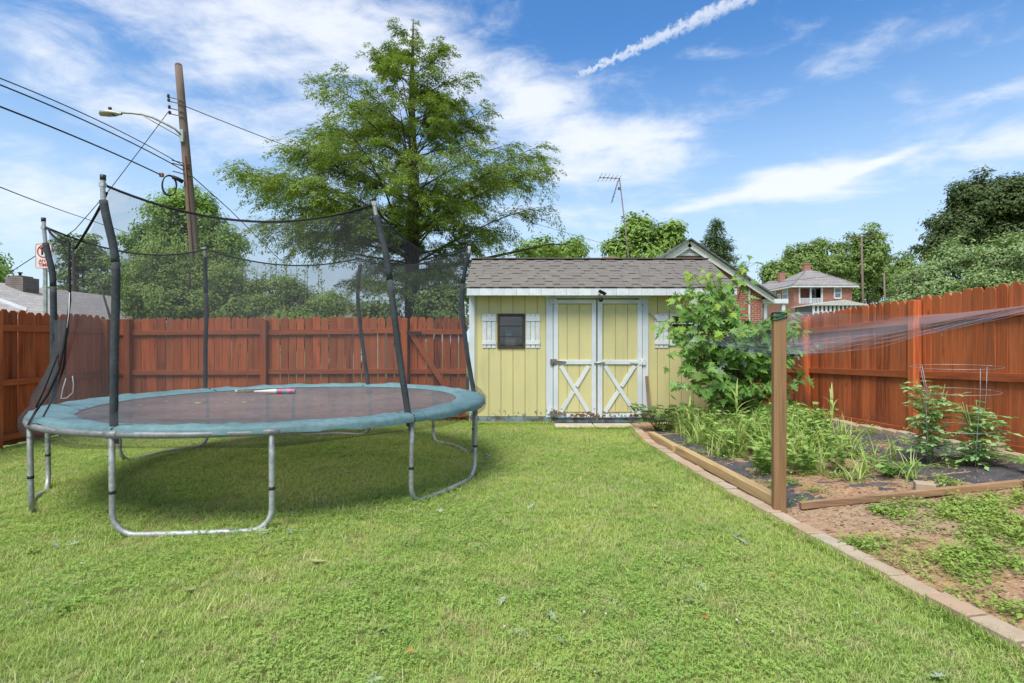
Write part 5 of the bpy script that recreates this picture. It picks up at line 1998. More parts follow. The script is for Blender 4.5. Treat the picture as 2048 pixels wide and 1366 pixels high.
def build_trees():
    # round maple behind the utility pole
    tree('maple_tree', 'dense round-headed maple behind the leaning utility pole', 'tree', *P2(375, 700, 24)[:2], .22,
         [lump(375, 460, 24, 95, 88, 80, 190, .5), lump(320, 500, 23.6, 62, 68, 44, 190, .45), lump(440, 500, 24, 66, 66, 44, 190, .45), lump(375, 560, 24, 110, 60, 50, 170, .55), lump(385, 415, 24, 50, 40, 30, 190, .4)], G_MAPLE, .15, seed=2)
    # tall shrubs right behind the back fence
    for i, (u, v, ru, rv, D, lab) in enumerate(((318, 545, 85, 62, 11.4, 'tall light green shrub with upright shoots in front of the round maple'),
                                               (430, 560, 80, 55, 11.6, 'light green shrub with upright shoots beside the base of the utility pole'),
                                               (545, 585, 75, 42, 11.8, 'light green shrub under the left hemlock boughs'),
                                               (640, 612, 60, 34, 12.0, 'low rounded shrub behind the back fence left of the hemlock trunk'))):
        x, y, z = P2(u, v, D)
        tree('tall_shrub', lab, 'shrub', x, y, .05, [lump(u, v, D, ru, rv, 70, 120, .2), lump(u - 25, v + 48, D - .25, ru * .95, 45, 55, 110, .2), lump(u + 30, v + 62, D - .3, ru * .95, 42, 50, 110, .2)],
             G_SHRUB, .062, LEAF_NARROW if False else LEAF_OVAL, seed=20 + i, z0=-.05, stems=4, shoots=(36, 26, 16, 8)[i], shoot_h=.55)
    # dark bushes by the gate
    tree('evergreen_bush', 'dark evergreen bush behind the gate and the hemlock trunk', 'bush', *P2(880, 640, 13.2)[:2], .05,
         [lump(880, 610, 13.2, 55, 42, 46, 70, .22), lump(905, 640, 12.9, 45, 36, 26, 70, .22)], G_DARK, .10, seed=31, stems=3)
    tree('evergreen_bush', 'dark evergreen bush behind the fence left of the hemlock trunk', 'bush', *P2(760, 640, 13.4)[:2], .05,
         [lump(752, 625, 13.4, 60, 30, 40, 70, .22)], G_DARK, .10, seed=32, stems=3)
    # sparse tree by the sign
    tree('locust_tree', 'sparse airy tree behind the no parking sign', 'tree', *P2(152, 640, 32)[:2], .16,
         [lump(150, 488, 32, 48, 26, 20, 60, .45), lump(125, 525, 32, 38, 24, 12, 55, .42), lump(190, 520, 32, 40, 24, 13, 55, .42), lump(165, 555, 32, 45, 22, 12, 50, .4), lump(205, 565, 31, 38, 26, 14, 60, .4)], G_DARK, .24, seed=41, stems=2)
    tree('distant_tree', 'distant tree behind the grey roof at the left end of the street', 'tree', *P2(0, 620, 45)[:2], .2, [lump(-20, 545, 45, 45, 32, 26, 60, .7), lump(-60, 520, 45, 60, 50, 26, 60, .8)], G_MAPLE, .35, seed=43)
    tree('distant_tree', 'distant low tree line clump behind the grey roof ridge', 'tree', *P2(170, 620, 60)[:2], .2, [lump(130, 588, 60, 45, 16, 20, 50, .8), lump(200, 585, 60, 50, 22, 24, 50, .9), lump(245, 575, 60, 40, 28, 20, 50, .9)], G_DARK, .5, seed=44)
    # behind the shed
    tree('broadleaf_tree', 'small broadleaf tree between the hemlock and the antenna', 'tree', *P2(1105, 640, 32)[:2], .16,
         [lump(1080, 500, 32, 42, 28, 26, 80, .5), lump(1140, 505, 32, 40, 26, 26, 80, .5), lump(1105, 540, 32, 70, 34, 26, 80, .55)], G_MAPLE, .24, seed=51)
    tree('broadleaf_tree', 'two-lobed light green tree behind the antenna mast', 'tree', *P2(1290, 640, 40)[:2], .2,
         [lump(1275, 465, 40, 36, 36, 30, 90, .62), lump(1335, 472, 40, 34, 32, 28, 90, .6), lump(1245, 500, 40, 36, 28, 24, 90, .6), lump(1300, 510, 40, 60, 36, 34, 90, .65)], G_LIGHT, .30, seed=52)
    # right side
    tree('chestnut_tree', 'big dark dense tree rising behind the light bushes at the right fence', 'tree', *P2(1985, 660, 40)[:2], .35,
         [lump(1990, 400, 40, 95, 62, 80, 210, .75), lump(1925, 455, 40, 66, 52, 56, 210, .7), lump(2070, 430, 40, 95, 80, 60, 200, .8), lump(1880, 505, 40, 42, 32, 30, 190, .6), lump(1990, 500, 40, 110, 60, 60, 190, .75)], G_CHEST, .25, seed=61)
    for i, (u, v, ru, rv, D, lab) in enumerate(((1838, 575, 48, 38, 16.5, 'pale green bush behind the right fence beside the far wooden pole'), (1905, 545, 75, 60, 16.0, 'light green leafy bush behind the right fence under the dark tree'),
                                               (2010, 530, 80, 62, 15.5, 'broad bright green bush overhanging behind the right fence'), (2110, 540, 70, 60, 15.0, 'light bush behind the right fence past the broad green bush'))):
        x, y, z = P2(u, v, D)
        tree('leafy_bush', lab, 'bush', x, y, .07, [lump(u, v, D, ru, rv, 75, 120, .27), lump(u - 30, v + 45, D - .5, ru * .8, 42, 44, 110, .27), lump(u + 35, v + 50, D - .5, ru * .8, 42, 44, 110, .27)],
             G_REAR, .088, seed=63 + i, stems=4, shoots=12, shoot_h=.5)
    # far wood on the rise, each tree apart
    for i, (u, v, ru, rv, lab) in enumerate(((1555, 548, 34, 26, 'distant tree left of the hip-roofed brick house'), (1600, 520, 40, 30, 'distant tree directly behind the hip roof chimney'), (1655, 515, 46, 40, 'distant broad tree behind the right slope of the hip roof'),
                                            (1735, 490, 42, 46, 'tallest distant tree behind the far wooden pole'), (1700, 545, 50, 48, 'distant tree between the hip roof and the far wooden pole'), (1790, 545, 44, 42, 'distant tree right of the far wooden pole'), (1845, 560, 40, 45, 'distant tree behind the pale bush at the fence'))):
        D = 100 + 3 * i
        x, y, z = P2(u, v, D)
        k = D / FPX
        tree('distant_tree', lab, 'tree', x, y, .4, [lump(u, v, D, ru, rv, 46, 100, 1.35), lump(u - 8, v + 45, D, ru * 1.15, 45, 40, 100, 1.4), lump(u + 14, v + 20, D - 2, ru * .8, 30, 26, 100, 1.25)], G_FAR, .58, seed=80 + i, group='far wood')
    # spruce
    rng = np.random.default_rng(9)
    x, y, z = P2(1433, 440, 46)
    root = thing('spruce_tree', (x, y, 0), 'dark conical spruce behind the brick gable', 'tree')
    MB().tube([(x, y, -.1), (x, y, z)], [.25, .02], 8).build('trunk', BARK, root)
    C, Dd, N = [], [], []
    br = MB()
    for k in range(420):
        f = rng.uniform(0, 1) ** .8
        h = z - f * (z - 2.5)
        L = .2 + 4.0 * f ** .9 * rng.uniform(.7, 1.1)
        a = rng.uniform(0, 6.283)
        d = np.array((math.cos(a), math.sin(a), -.12))
        br.tube([(x, y, h), tuple(np.array((x, y, h)) + d * L)], [.03, .008], 4, False)
        m = int(18 + 22 * L)
        t = rng.uniform(.2, 1, (m, 1))
        C.append(np.array((x, y, h)) + d * L * t + rng.normal(0, .13, (m, 3)) + np.array((0, 0, .12)) * t ** 3)
        Dd.append(np.tile(d, (m, 1)) + rng.normal(0, .6, (m, 3)))
        N.append(np.tile((0, 0, 1.0), (m, 1)) + rng.normal(0, .4, (m, 3)))
    C = np.concatenate(C)
    V, F = leaves(C, np.concatenate(Dd), np.concatenate(N), .3 * rng.uniform(.6, 1.2, len(C)), *LEAF_NARROW)
    br.build('branches', BARK, root)
    big_mesh('crown', V, F, G_CON, root)


build_trees()


def build_hemlock():
    rng = np.random.default_rng(4)
    rnd = random.Random(4)
    D = 16.0
    k = D / FPX
    tx = (825 - 1024) * k
    root = thing('hemlock_tree', (tx, D, -.1), 'tall feathery hemlock with drooping boughs beside the shed', 'tree')
    H = at(825, 38, D).z
    tr = MB()
    tr.tube([(tx + .02 * math.sin(i), D, -.2 + (H + .2) * i / 14) for i in range(15)], [.27 * (1 - i / 14) ** .85 + .012 for i in range(15)], 10)
    tr.build('trunk', BARK, root)
    # half-widths read off the outline, by height
    prof = [(38, 12, 12), (60, 55, 40), (100, 70, 85), (140, 110, 130), (175, 205, 140), (220, 190, 165), (250, 195, 185), (290, 250, 250), (320, 285, 305), (345, 345, 290), (400, 310, 285), (450, 300, 250), (500, 260, 200), (560, 210, 180), (630, 170, 150)]
    def half(v, side):
        for (v0, l0, r0), (v1, l1, r1) in zip(prof, prof[1:]):
            if v0 <= v <= v1:
                f = (v - v0) / (v1 - v0)
                return (l0 + (l1 - l0) * f) if side < 0 else (r0 + (r1 - r0) * f)
        return 12 if v < 38 else 150
    br = MB()
    C, Dd, N, S = [], [], [], []
    def spray(p, d, ln, dens=1.0):
        """one flat, drooping spray of needles"""
        d = d / max(1e-6, np.linalg.norm(d))
        side = np.array((-d[1], d[0], 0.0)); side /= max(1e-6, np.linalg.norm(side))
        m = int((34 + 78 * ln) * dens)
        t = rng.uniform(0.05, 1, m)
        w = rng.uniform(-1, 1, m) * (1.05 - t) * ln * .30
        P = p + d[None] * (t * ln)[:, None] + side[None] * w[:, None]
        P[:, 2] -= (t ** 2) * ln * .50 + np.abs(w) * .45
        P += rng.normal(0, .03, (m, 3))
        dd = d[None] * .8 + side[None] * np.sign(w)[:, None] * .7 + rng.normal(0, .25, (m, 3))
        dd[:, 2] -= .45 * t + .15
        C.append(P); Dd.append(dd); N.append(np.tile((0, 0, 1.0), (m, 1)) + rng.normal(0, .35, (m, 3)))
        S.append(rng.uniform(.055, .115, m))
    nb = 124
    LONG = [(345, 3.2), (305, .1), (350, -.15), (300, 3.0), (180, 3.3), (150, .2), (230, -.1), (400, 3.1), (410, .05), (120, 2.9), (95, .1), (60, 3.1), (460, 3.3), (330, .35), (375, 3.4), (250, 3.0)]
    for i in range(nb):
        v = 44 + (600 - 44) * ((i + rng.uniform(0, .8)) / nb) ** 1.12       # height on the photograph where the bough tip hangs
        a = rng.uniform(0, 6.283)
        if i < len(LONG):
            v, a = LONG[i]
        side = -1 if math.cos(a) < 0 else 1
        L = half(v, side) * k * rng.uniform(.70, 1.06) * (0.7 + .3 * abs(math.cos(a)) if rng.uniform() < .5 else 1)
        if i < len(LONG):
            L = half(v, side) * k
        L = max(L - .38, .22)
        rise = L * rng.uniform(.30, .62) if v < 430 else L * rng.uniform(-.05, .22)
        zt = EYE + (683 - v) * k
        z0 = max(1.2, zt - rise)
        p0 = np.array((tx, D, z0))
        d = np.array((math.cos(a), math.sin(a), 0))
        P = []
        for t in np.linspace(0, 1, 9):
            q = p0 + d * L * t
            q[2] += rise * (1.3 * t - .3 * t ** 3) + .06 * math.sin(3 * t + i)
            q[:2] += np.array((-d[1], d[0])) * .12 * L * math.sin(t * 2.5 + i) * .4
            P.append(q)
        r0 = .011 + .0075 * L
        br.tube([Vector(q) for q in P], [r0 * (1 - .85 * j / 8) for j in range(9)], 5, False)
        # twigs with sprays
        nt = int(4 + 5.0 * L)
        for j in range(nt):
            t = .22 + .78 * (j + rng.uniform(0, 1)) / nt
            f = t * 8
            q0 = min(int(f), 7)
            q = P[q0] + (P[q0 + 1] - P[q0]) * (f - q0)
            ax = P[q0 + 1] - P[q0]
            ax = ax / np.linalg.norm(ax)
            sd = np.array((-d[1], d[0], 0)) * rng.choice((-1, 1))
            tw = ax * rng.uniform(.5, .9) + sd * rng.uniform(.3, .9) + np.array((0, 0, rng.uniform(-.35, .12)))
            tw /= np.linalg.norm(tw)
            ln = rng.uniform(.35, .8) * (.42 + .28 * min(L, 3)) * (1.15 - .55 * abs(t - .65))
            e = q + tw * ln * .5
            br.tube([Vector(q), Vector(e)], [.008, .004], 4, False)
            spray(q + tw * ln * .15 + np.array((0, 0, rng.uniform(0, .22))), tw, ln, 1.0)
            for g in range(1):
                t2 = tw + rng.normal(0, .45, 3)
                spray(q + tw * ln * rng.uniform(.2, .6), t2, ln * .62, .9)
        spray(P[-1], P[-1] - P[-2], .25 + .12 * min(L, 3))
    # leader
    for h in np.linspace(.1, 1.2, 9):
        a = rng.uniform(0, 6.283)
        spray(np.array((tx, D, H - h)), np.array((math.cos(a), math.sin(a), .3)), .15 + .28 * h)
    # a separate low bough reaching over the shed
    P = [Vector((tx, D, 3.4)), Vector((tx + 2.2, D + .1, 3.85)), Vector((tx + 4.0, D + .1, 4.25)), Vector((tx + 4.75, D, 4.2))]
    br.tube(P, [.06, .045, .025, .01], 5)
    for j in range(24):
        t = rng.uniform(.35, 1)
        q = np.array(P[1].lerp(P[3], (t - .3) / .7))
        spray(q, np.array((rng.uniform(-.2, 1), rng.uniform(-.8, .8), rng.uniform(-.3, .3))), rng.uniform(.4, .8))
    br.build('branches', BARK, root)
    C = np.concatenate(C)
    V, F = leaves(C, np.concatenate(Dd), np.concatenate(N), np.concatenate(S), *LEAF_NARROW)
    big_mesh('crown', V, F, G_HEM, root)


build_hemlock()


# ================================================================== STREET: UTILITY POLE, WIRES, SIGN
def build_street():
    D = 15.0
    top, bot = at(357, 132, D), at(394, 560, D)
    d = (bot - top) / (top.z - bot.z)
    base = bot + d * (bot.z + .2)
    pole = thing('utility_pole', (base.x, base.y, 0), 'leaning weathered wooden utility pole carrying the street light', 'utility pole')
    pts = [base.lerp(top, i / 12) for i in range(13)]
    MB().tube(pts, [.150 - .055 * i / 12 for i in range(13)], 14).build('pole_shaft', POLEWOOD, pole)
    MB().lathe(top, [(.095, -.002), (.08, .05), (.02, .09)], 14).build('pole_top', POLEWOOD, pole)
    IR = mat_plain('grey_hardware', (0.16, 0.165, 0.16), None, 0.6, 8, 0.4)
    for (v, l) in ((203, 24), (211, 20), (225, 26), (236, 0)):
        f = (v - 132) / (560 - 132)
        p = top.lerp(bot, f)
        MB().tube([p + Vector((-.28, -.15, .06)), p + Vector((0, -.13, 0)), p + Vector((.16, -.1, -.05))], .014, 6).build('bolt_arm', IR, pole)
        MB().lathe(p + Vector((-.26, -.16, .03)), [(.015, 0), (.04, .02), (.03, .05), (.04, .07), (.02, .10)], 10).build('insulator', mat_plain('brown_insulator', (0.07, 0.05, 0.045), None, 0.3) if 'brown_insulator' not in bpy.data.materials else bpy.data.materials['brown_insulator'], pole)
    for v in (330, 336, 352):
        p = top.lerp(bot, (v - 132) / 428)
        MB().tube([p + Vector((-.35, -.1, .10)), p + Vector((.0, -.15, 0)), p + Vector((.14, -.1, -.06))], .014, 6).build('cable_clamp', DARKMETAL, pole)
    # conduit along the pole
    MB().tube([top.lerp(bot, t) + Vector((.03, -.14, 0)) for t in (.42, .7, 1.0)], .018, 6).build('ground_conduit', mat_plain('rusty_conduit', (0.22, 0.09, 0.05), None, 0.8), pole)
    # street light
    lamp = thing('street_light', at(360, 262, D), 'grey cobra-head street light on a curved arm fixed to the leaning pole', 'street light')
    GRY = mat_plain('lamp_grey', (0.42, 0.43, 0.40), (0.33, 0.34, 0.31), 0.5, 6, 0.4)
    arm = [(362, 270), (350, 258), (330, 247), (305, 235), (285, 229), (262, 226), (238, 225)]
    MB().tube([at(u, v, D - .16 - .1 * i) for i, (u, v) in enumerate(arm)], .03, 8).build('arm', GRY, lamp)
    MB().tube([at(285, 231, D - .58), at(322, 252, D - .3), at(361, 274, D - .13)], .012, 6).build('tie_rod', GRY, lamp)
    MB().box(at(364, 272, D - .14), (.10, .08, .34)).build('bracket', GRY, lamp, 0.01)
    hc = at(220, 228, D - .85)
    prof = [(-.26, .02, .015), (-.22, .09, .05), (-.05, .13, .085), (.12, .11, .075), (.24, .045, .04), (.30, .03, .03)]
    rows = []
    for (x, w, h) in prof:
        rows.append([hc + Vector((x, w * math.cos(a), max(-.03, h * math.sin(a)) + .02 + x * -.06)) for a in np.linspace(0, 2 * math.pi, 15)])
    MB().grid(rows).build('lamp_head', GRY, lamp)
    lens = []
    for (x, w, h) in prof[1:4]:
        lens.append([hc + Vector((x - .02, w * .85 * math.cos(a), -.012 - .05 * math.sin(a) * (1 if x < .1 else .6) + x * -.06)) for a in np.linspace(0, math.pi, 9)])
    MB().grid(lens).build('lens', mat_plain('amber_lens', (0.35, 0.28, 0.2), None, 0.3), lamp)
    MB().lathe(hc + Vector((.0, 0, .10)), [(.03, 0), (.04, .01), (.04, .07), (.02, .08)], 10).build('photocell', DARKMETAL, lamp)
    # splice box and coil on the cable
    coil = thing('cable_coil', at(345, 365, D), 'black coil of spare cable hung beside the leaning pole', 'cable coil')
    c0 = at(338, 372, D - .25)
    cc = MB()
    for k in range(3):
        cc.tube([c0 + Vector((.16 * math.cos(a) + .01 * k, .05 * math.cos(a), .27 * math.sin(a) + .012 * k)) for a in np.linspace(0, 2 * math.pi, 30)], .013, 6, False)
    cc.build('loops', BLACK, coil)
    MB().tube([at(345, 354, D - .25), at(356, 358, D - .2), at(366, 364, D - .14)], .055, 10).build('splice_case', BLACK, coil)
    MB().box(at(323, 350, D - .3), (.09, .08, .10)).build('tag', mat_plain('rusty_tag', (0.3, 0.15, 0.08), None, 0.7), coil)

    def wire(pts, r, lab, sag=0.0):
        P = [at(*p) for p in pts]
        Q = []
        n = 24
        for i in range(n + 1):
            f = i / n * (len(P) - 1)
            j = min(int(f), len(P) - 2)
            q = P[j].lerp(P[j + 1], f - j)
            q.z -= sag * 4 * (i / n) * (1 - i / n)
            Q.append(q)
        tagit(MB().tube(Q, r, 5).build('overhead_wire', WIRE), lab, 'wire')
    wire([(-60, 133, 9.0), (366, 331, 14.9)], .011, 'uppermost overhead wire strung along the street to the leaning pole', -.12)
    wire([(-60, 146, 9.0), (366, 340, 14.9)], .014, 'overhead cable just under the uppermost wire to the leaning pole', -.10)
    wire([(-60, 190, 9.0), (322, 350, 14.7)], .017, 'thick overhead cable ending at the cable coil', -.05)
    wire([(-40, 358, 12.0), (150, 425, 22), (420, 520, 40)], .014, 'thin low wire passing behind the trampoline net', .1)
    wire([(338, 222, 14.8), (225, 368, 14.0), (150, 455, 13.5), (20, 545, 13)], .010, 'service drop wire running down from the leaning pole toward the grey roof', .06)
    wire([(372, 213, 15.1), (590, 290, 19), (700, 330, 24), (1210, 488, 40)], .012, 'wire from the leaning pole running behind the hemlock', .15)
    wire([(376, 345, 15.1), (460, 420, 18), (560, 520, 22)], .014, 'pair cable descending from the leaning pole past the round maple', .0)

    # no parking sign
    S = 10.0
    c = at(87.5, 512, S)
    sg = thing('parking_sign', (c.x, c.y + .02, 0), 'white no parking any time sign on a perforated steel post', 'sign')
    gx = c.x
    m = MB()
    m.span((gx - .03, c.y + .015, -.3), (gx - .022, c.y + .05, c.z + .22)); m.span((gx + .022, c.y + .015, -.3), (gx + .03, c.y + .05, c.z + .22))
    m.span((gx - .022, c.y + .012, -.3), (gx + .022, c.y + .018, c.z + .22))
    m.build('sign_post', mat_plain('post_steel', (0.42, 0.47, 0.44), None, 0.5, 9, 0.4), sg)
    for i in range(46):
        z = 1.75 + i * .0254
        if z < c.z - .24:
            MB().lathe((gx, c.y + .013, z), [(.006, -.004), (.006, .002)], 8, (0, -1, 0)).build('hole', BLACK, sg)
    W, Hh, rr = .305, .457, .04
    def rrect(w, h, r):
        out = []
        for (sx, sz, a0) in ((1, 1, 0), (-1, 1, 90), (-1, -1, 180), (1, -1, 270)):
            for k in range(6):
                a = R(a0 + 18 * k)
                out.append((gx + sx * (w / 2 - r) + r * math.cos(a), c.z + sz * (h / 2 - r) + r * math.sin(a)))
        return out
    SW = mat_plain('sign_white', (0.72, 0.70, 0.66), (0.62, 0.60, 0.56), 0.5, 3, 0, 0, 10, .1)
    SR = mat_plain('sign_red', (0.50, 0.025, 0.03), None, 0.5, 5, 0, 0)
    MB().prism(rrect(W, Hh, rr), c.y - .002, c.y + .004).build('sign_plate', SW, sg)
    bo = MB()
    o1, o2 = rrect(W - .012, Hh - .012, rr - .004), rrect(W - .028, Hh - .028, rr - .010)
    n = len(o1)
    bo.add([(x, c.y - .0045, z) for x, z in o1] + [(x, c.y - .0045, z) for x, z in o2], [(i, (i + 1) % n, (i + 1) % n + n, i + n) for i in range(n)])
    bo.build('sign_border', SR, sg)
    pc = Vector((gx, c.y - .007, c.z + .085))

    def text(txt, size, x, z, mat, name, y=-.006, bold=.006):
        cu = bpy.data.curves.new(name, 'FONT')
        cu.body = txt
        cu.size = size
        cu.align_x = 'CENTER'; cu.align_y = 'CENTER'
        cu.extrude = .0008
        cu.offset = bold
        ob = bpy.data.objects.new(name, cu)
        COL.objects.link(ob)
        dg = bpy.context.evaluated_depsgraph_get()
        me = bpy.data.meshes.new_from_object(ob.evaluated_get(dg))
        bpy.data.objects.remove(ob)
        me.materials.clear()
        o = link_mesh(name, me, mat, sg)
        o.location = Vector((x, c.y + y, z)) - origin_of(sg)
        o.rotation_euler = (R(90), 0, 0)
        return o
    text('P', .19, gx, pc.z, BLACK, 'letter', -.005, .008)
    ring = MB()
    A = np.linspace(0, 2 * math.pi, 41)[:-1]
    ring.add([(pc.x + .118 * math.cos(a), pc.y, pc.z + .118 * math.sin(a)) for a in A] + [(pc.x + .098 * math.cos(a), pc.y, pc.z + .098 * math.sin(a)) for a in A],
             [(i, (i + 1) % 40, (i + 1) % 40 + 40, i + 40) for i in range(40)])
    ring.build('red_ring', SR, sg)
    MB().bar(pc + Vector((-.073, -.002, .073)), pc + Vector((.073, -.002, -.073)), .02, .001).build('red_slash', SR, sg)
    text('ANY', .085, gx, c.z - .09, SR, 'lettering', -.005, .002)
    text('TIME', .085, gx, c.z - .165, SR, 'lettering', -.005, .002)

    # far pole on the right, and a short one
    for (u, v0, v1, Dp, r, lab) in ((1727, 474, 640, 62, .13, 'weathered wooden pole standing far off beside the hip-roofed house'), (1772, 545, 640, 70, .13, 'short far pole half hidden by the pale bush')):
        t, b = at(u - 4, v0, Dp), at(u + 2, v1, Dp)
        b.z = -.1
        p = thing('utility_pole', (b.x, b.y, 0), lab, 'utility pole')
        MB().tube([b, t], [r, r * .75], 10).build('pole_shaft', POLEWOOD, p)
        if u == 1727:
            MB().tube([t + Vector((-1.7, 0, -.05)), t + Vector((1.4, 0, .1))], .06, 6).build('cross_arm', POLEWOOD, p)
            for k in (-1.5, -.7, .6, 1.25):
                MB().lathe(t + Vector((k, 0, .06)), [(.05, 0), (.09, .06), (.04, .18)], 8).build('insulator', DARKMETAL, p)
    wire([(1500, 570, 75), (1727, 540, 62), (1900, 548, 52)], .02, 'far wire running across the trees by the hip-roofed house', .2)


build_street()


# ================================================================== HOUSES
def build_houses():
    # brick gable house behind the shed
    D = 20.0
    px = lambda u: (u - 1024) / FPX * D
    pz = lambda v: EYE - (v - 683) / FPX * D
    ax, az_ = px(1378), pz(481)
    rx, rz = px(1541), pz(592)
    slope = (az_ - rz) / (rx - ax)
    lx = ax - (rx - ax)
    root = thing('brick_house', (ax, D + 4, 0), 'red brick house with a white-trimmed gable rising behind the shed', 'house')
    MB().prism([(lx + .3, -.1), (rx - .25, -.1), (rx - .25, rz + .05), (ax, az_ - .12), (lx + .3, rz + .05)], D + .12, D + 9).build('wall', BRICKWALL, root)
    for s, x0 in ((-1, lx), (1, rx)):
        m = MB()
        n = Vector((s * slope, 0, 1)).normalized() * .12
        vs = []
        for y in (D - .25, D + 9.3):
            for p in ((ax, az_), (x0 + s * .15, rz - slope * .15)):
                vs += [(p[0], y, p[1]), (p[0] + n.x * .4 * (1 if p[0] != ax else 0), y, p[1] + .055)]
        m.add(vs, [(0, 1, 5, 4), (2, 6, 7, 3), (1, 3, 7, 5), (0, 4, 6, 2), (0, 2, 3, 1), (4, 5, 7, 6)])
        m.build('roof', DARKSLATE, root)
        a, b = Vector((ax - s * .02, D - .06, az_ - .13)), Vector((x0 + s * .1, D - .06, rz - .13))
        MB().bar(a, b, .23, .05).build('rake_board', BRIGHT, root)
    # louvred vent with its own slats
    vt, vb = pz(484), pz(508.5)
    hw = (vt - vb) / slope * 1.0
    vent = MB().prism([(ax - hw, vb), (ax + hw, vb), (ax, vt)], D + .06, D + .11).build('gable_vent', mat_plain('vent_shadow', (0.42, 0.43, 0.44), None, 0.8), root)
    for k in range(6):
        f = (k + .4) / 6.6
        z = vb + (vt - vb) * f
        w = hw * (1 - f) - .02
        MB().box((ax, D + .035, z), (2 * w, .03, .045), Matrix.Rotation(R(-25), 3, 'X')).build('slat', WHITE, vent)
    MB().span((ax - hw - .1, D + .02, pz(511)), (ax + hw + .2, D + .1, vb)).build('vent_sill', WHITE, root)
    MB().span((ax - hw - .35, D - .02, pz(521)), (ax + hw + .35, D + .1, pz(516.5))).build('brick_band', BRICKWALL, root)
    # flat porch roof on its right, and the dark roof behind
    MB().span((rx - .2, D + .2, pz(606)), (rx + .75, D + 4.5, pz(597))).build('porch_roof', WHITE, root)
    MB().span((rx - .12, D + .26, -.1), (rx - .0, D + .38, pz(607))).build('porch_post', WHITE, root)
    MB().span((rx + .55, D + .26, -.1), (rx + .67, D + .38, pz(607))).build('porch_post', WHITE, root)
    dsx = px(1500)
    MB().tube([(dsx, D + .06, pz(560)), (dsx, D + .06, -.05)], .04, 8).build('downspout', mat_plain('downspout_grey', (0.45, 0.44, 0.42), None, 0.5), root)
    ch = MB()
    cx, cz = (1218 - 1024) / FPX * 24, EYE + (683 - 516) / FPX * 24
    ch.span((cx - .28, 23.7, 0), (cx + .28, 24.3, cz - .14)); chm = ch.build('chimney', BRICKWALL, root)
    MB().span((cx - .33, 23.65, cz - .139), (cx + .33, 24.35, cz)).build('chimney_cap', BRICKWALL, chm)
    # antenna
    Da = 19.0
    b, t = at(1259, 530, Da), at(1239, 357, Da)
    an = thing('tv_antenna', (b.x + .25, Da, 0), 'old television antenna on a thin leaning mast behind the shed roof', 'antenna')
    b0 = b + (b - t) / (t.z - b.z) * (b.z)
    RM = mat_plain('rusty_mast', (0.22, 0.19, 0.17), (0.15, 0.10, 0.08), 0.7, 8, 0.3)
    MB().tube([b0, b, t], [.028, .024, .018], 6).build('mast', RM, an)
    bm = [at(1200, 355, Da), at(1239, 357, Da)]
    MB().tube([bm[0], bm[1] + Vector((.02, 0, 0))], .012, 5).build('boom', RM, an)
    for k in range(6):
        p = bm[0].lerp(bm[1], k / 5)
        MB().tube([p + Vector((0, -.5 + .03 * k, 0)), p + Vector((0, .5 - .03 * k, .01))], .007, 5).build('element', RM, an)
        MB().box(p + Vector((0, 0, .0)), (.04, .05, .05)).build('element_clip', RM, an)
    lo = [at(1236, 363, Da), at(1231, 378, Da), at(1224, 403, Da)]
    MB().tube(lo, .010, 5).build('lower_boom', RM, an)
    for k in range(6):
        p = lo[0].lerp(lo[2], k / 5)
        MB().tube([p + Vector((0, -.28, 0)), p + Vector((0, .28, 0))], .006, 5).build('element', RM, an)
        MB().box(p, (.045, .04, .03)).build('element_clip', RM, an)
    MB().box(at(1238, 377, Da), (.07, .07, .09)).build('mast_clamp', RM, an)

    # far hip-roofed house
    D = 70.0
    px = lambda u, d=D: (u - 1024) / FPX * d
    pz = lambda v, d=D: EYE - (v - 683) / FPX * d
    x0, x1 = px(1588), px(1704)
    dep = 7.6
    ez = pz(571)
    root = thing('hip_roof_house', ((x0 + x1) / 2, D + dep / 2, -.1), 'far red brick house with a slate hip roof and upper porch', 'house')
    a, b = px(1598), px(1645)
    c0, c1 = pz(607), pz(573)
    w = MB()
    w.span((x0, D, -.1), (a, D + .3, ez)); w.span((b, D, -.1), (x1, D + .3, ez)); w.span((a, D, -.1), (b, D + .3, c0)); w.span((a, D, c1), (b, D + .3, ez))
    w.span((x0, D + .301, -.1), (x0 + .3, D + dep, ez)); w.span((x1 - .3, D + .301, -.1), (x1, D + dep, ez)); w.span((x0 + .3, D + dep - .3, -.1), (x1 - .3, D + dep, ez))
    w.span((a - .2, D + 1.8, c0 - .1), (b + .2, D + 2.0, ez))
    w.build('wall', BRICKFAR, root)
    MB().span((a - .15, D + .31, c0 - .12), (b + .15, D + 1.8, c0 + .02)).build('porch_floor', WHITE, root)
    rl = MB().span((a, D + .05, pz(597.5)), (b, D + .13, pz(596))).build('porch_railing', WHITE, root)
    for k in range(17):
        x = a + (b - a) * (k + .5) / 17
        MB().box((x, D + .09, (pz(607) + pz(597.5)) / 2), (.11, .05, pz(597.6) - pz(607))).build('baluster', WHITE, rl)
    for x in (a + .06, (a + b) / 2, b - .06):
        MB().span((x - .09, D - .02, c0), (x + .09, D + .16, c1)).build('porch_post', WHITE, root)
    def win(u0, u1, v0, v1, y, nrm='y', name='window'):
        p0, p1 = px(u0, y), px(u1, y)
        m = MB()
        f = .14
        za, zb = pz(v1, y), pz(v0, y)
        m.span((p0 - f, y - .08, za - f), (p0, y, zb + f)); m.span((p1, y - .08, za - f), (p1 + f, y, zb + f))
        m.span((p0, y - .079, za - f * 1.4), (p1, y, za)); m.span((p0, y - .079, zb), (p1, y, zb + f)); m.span((p0, y - .06, (za + zb) / 2 - .05), (p1, y, (za + zb) / 2 + .05))
        wo = m.build(name, WHITE, root)
        MB().span((p0, y - .03, za), (p1, y - .02, (za + zb) / 2 - .05)).build('pane', GLASSFAR, wo)
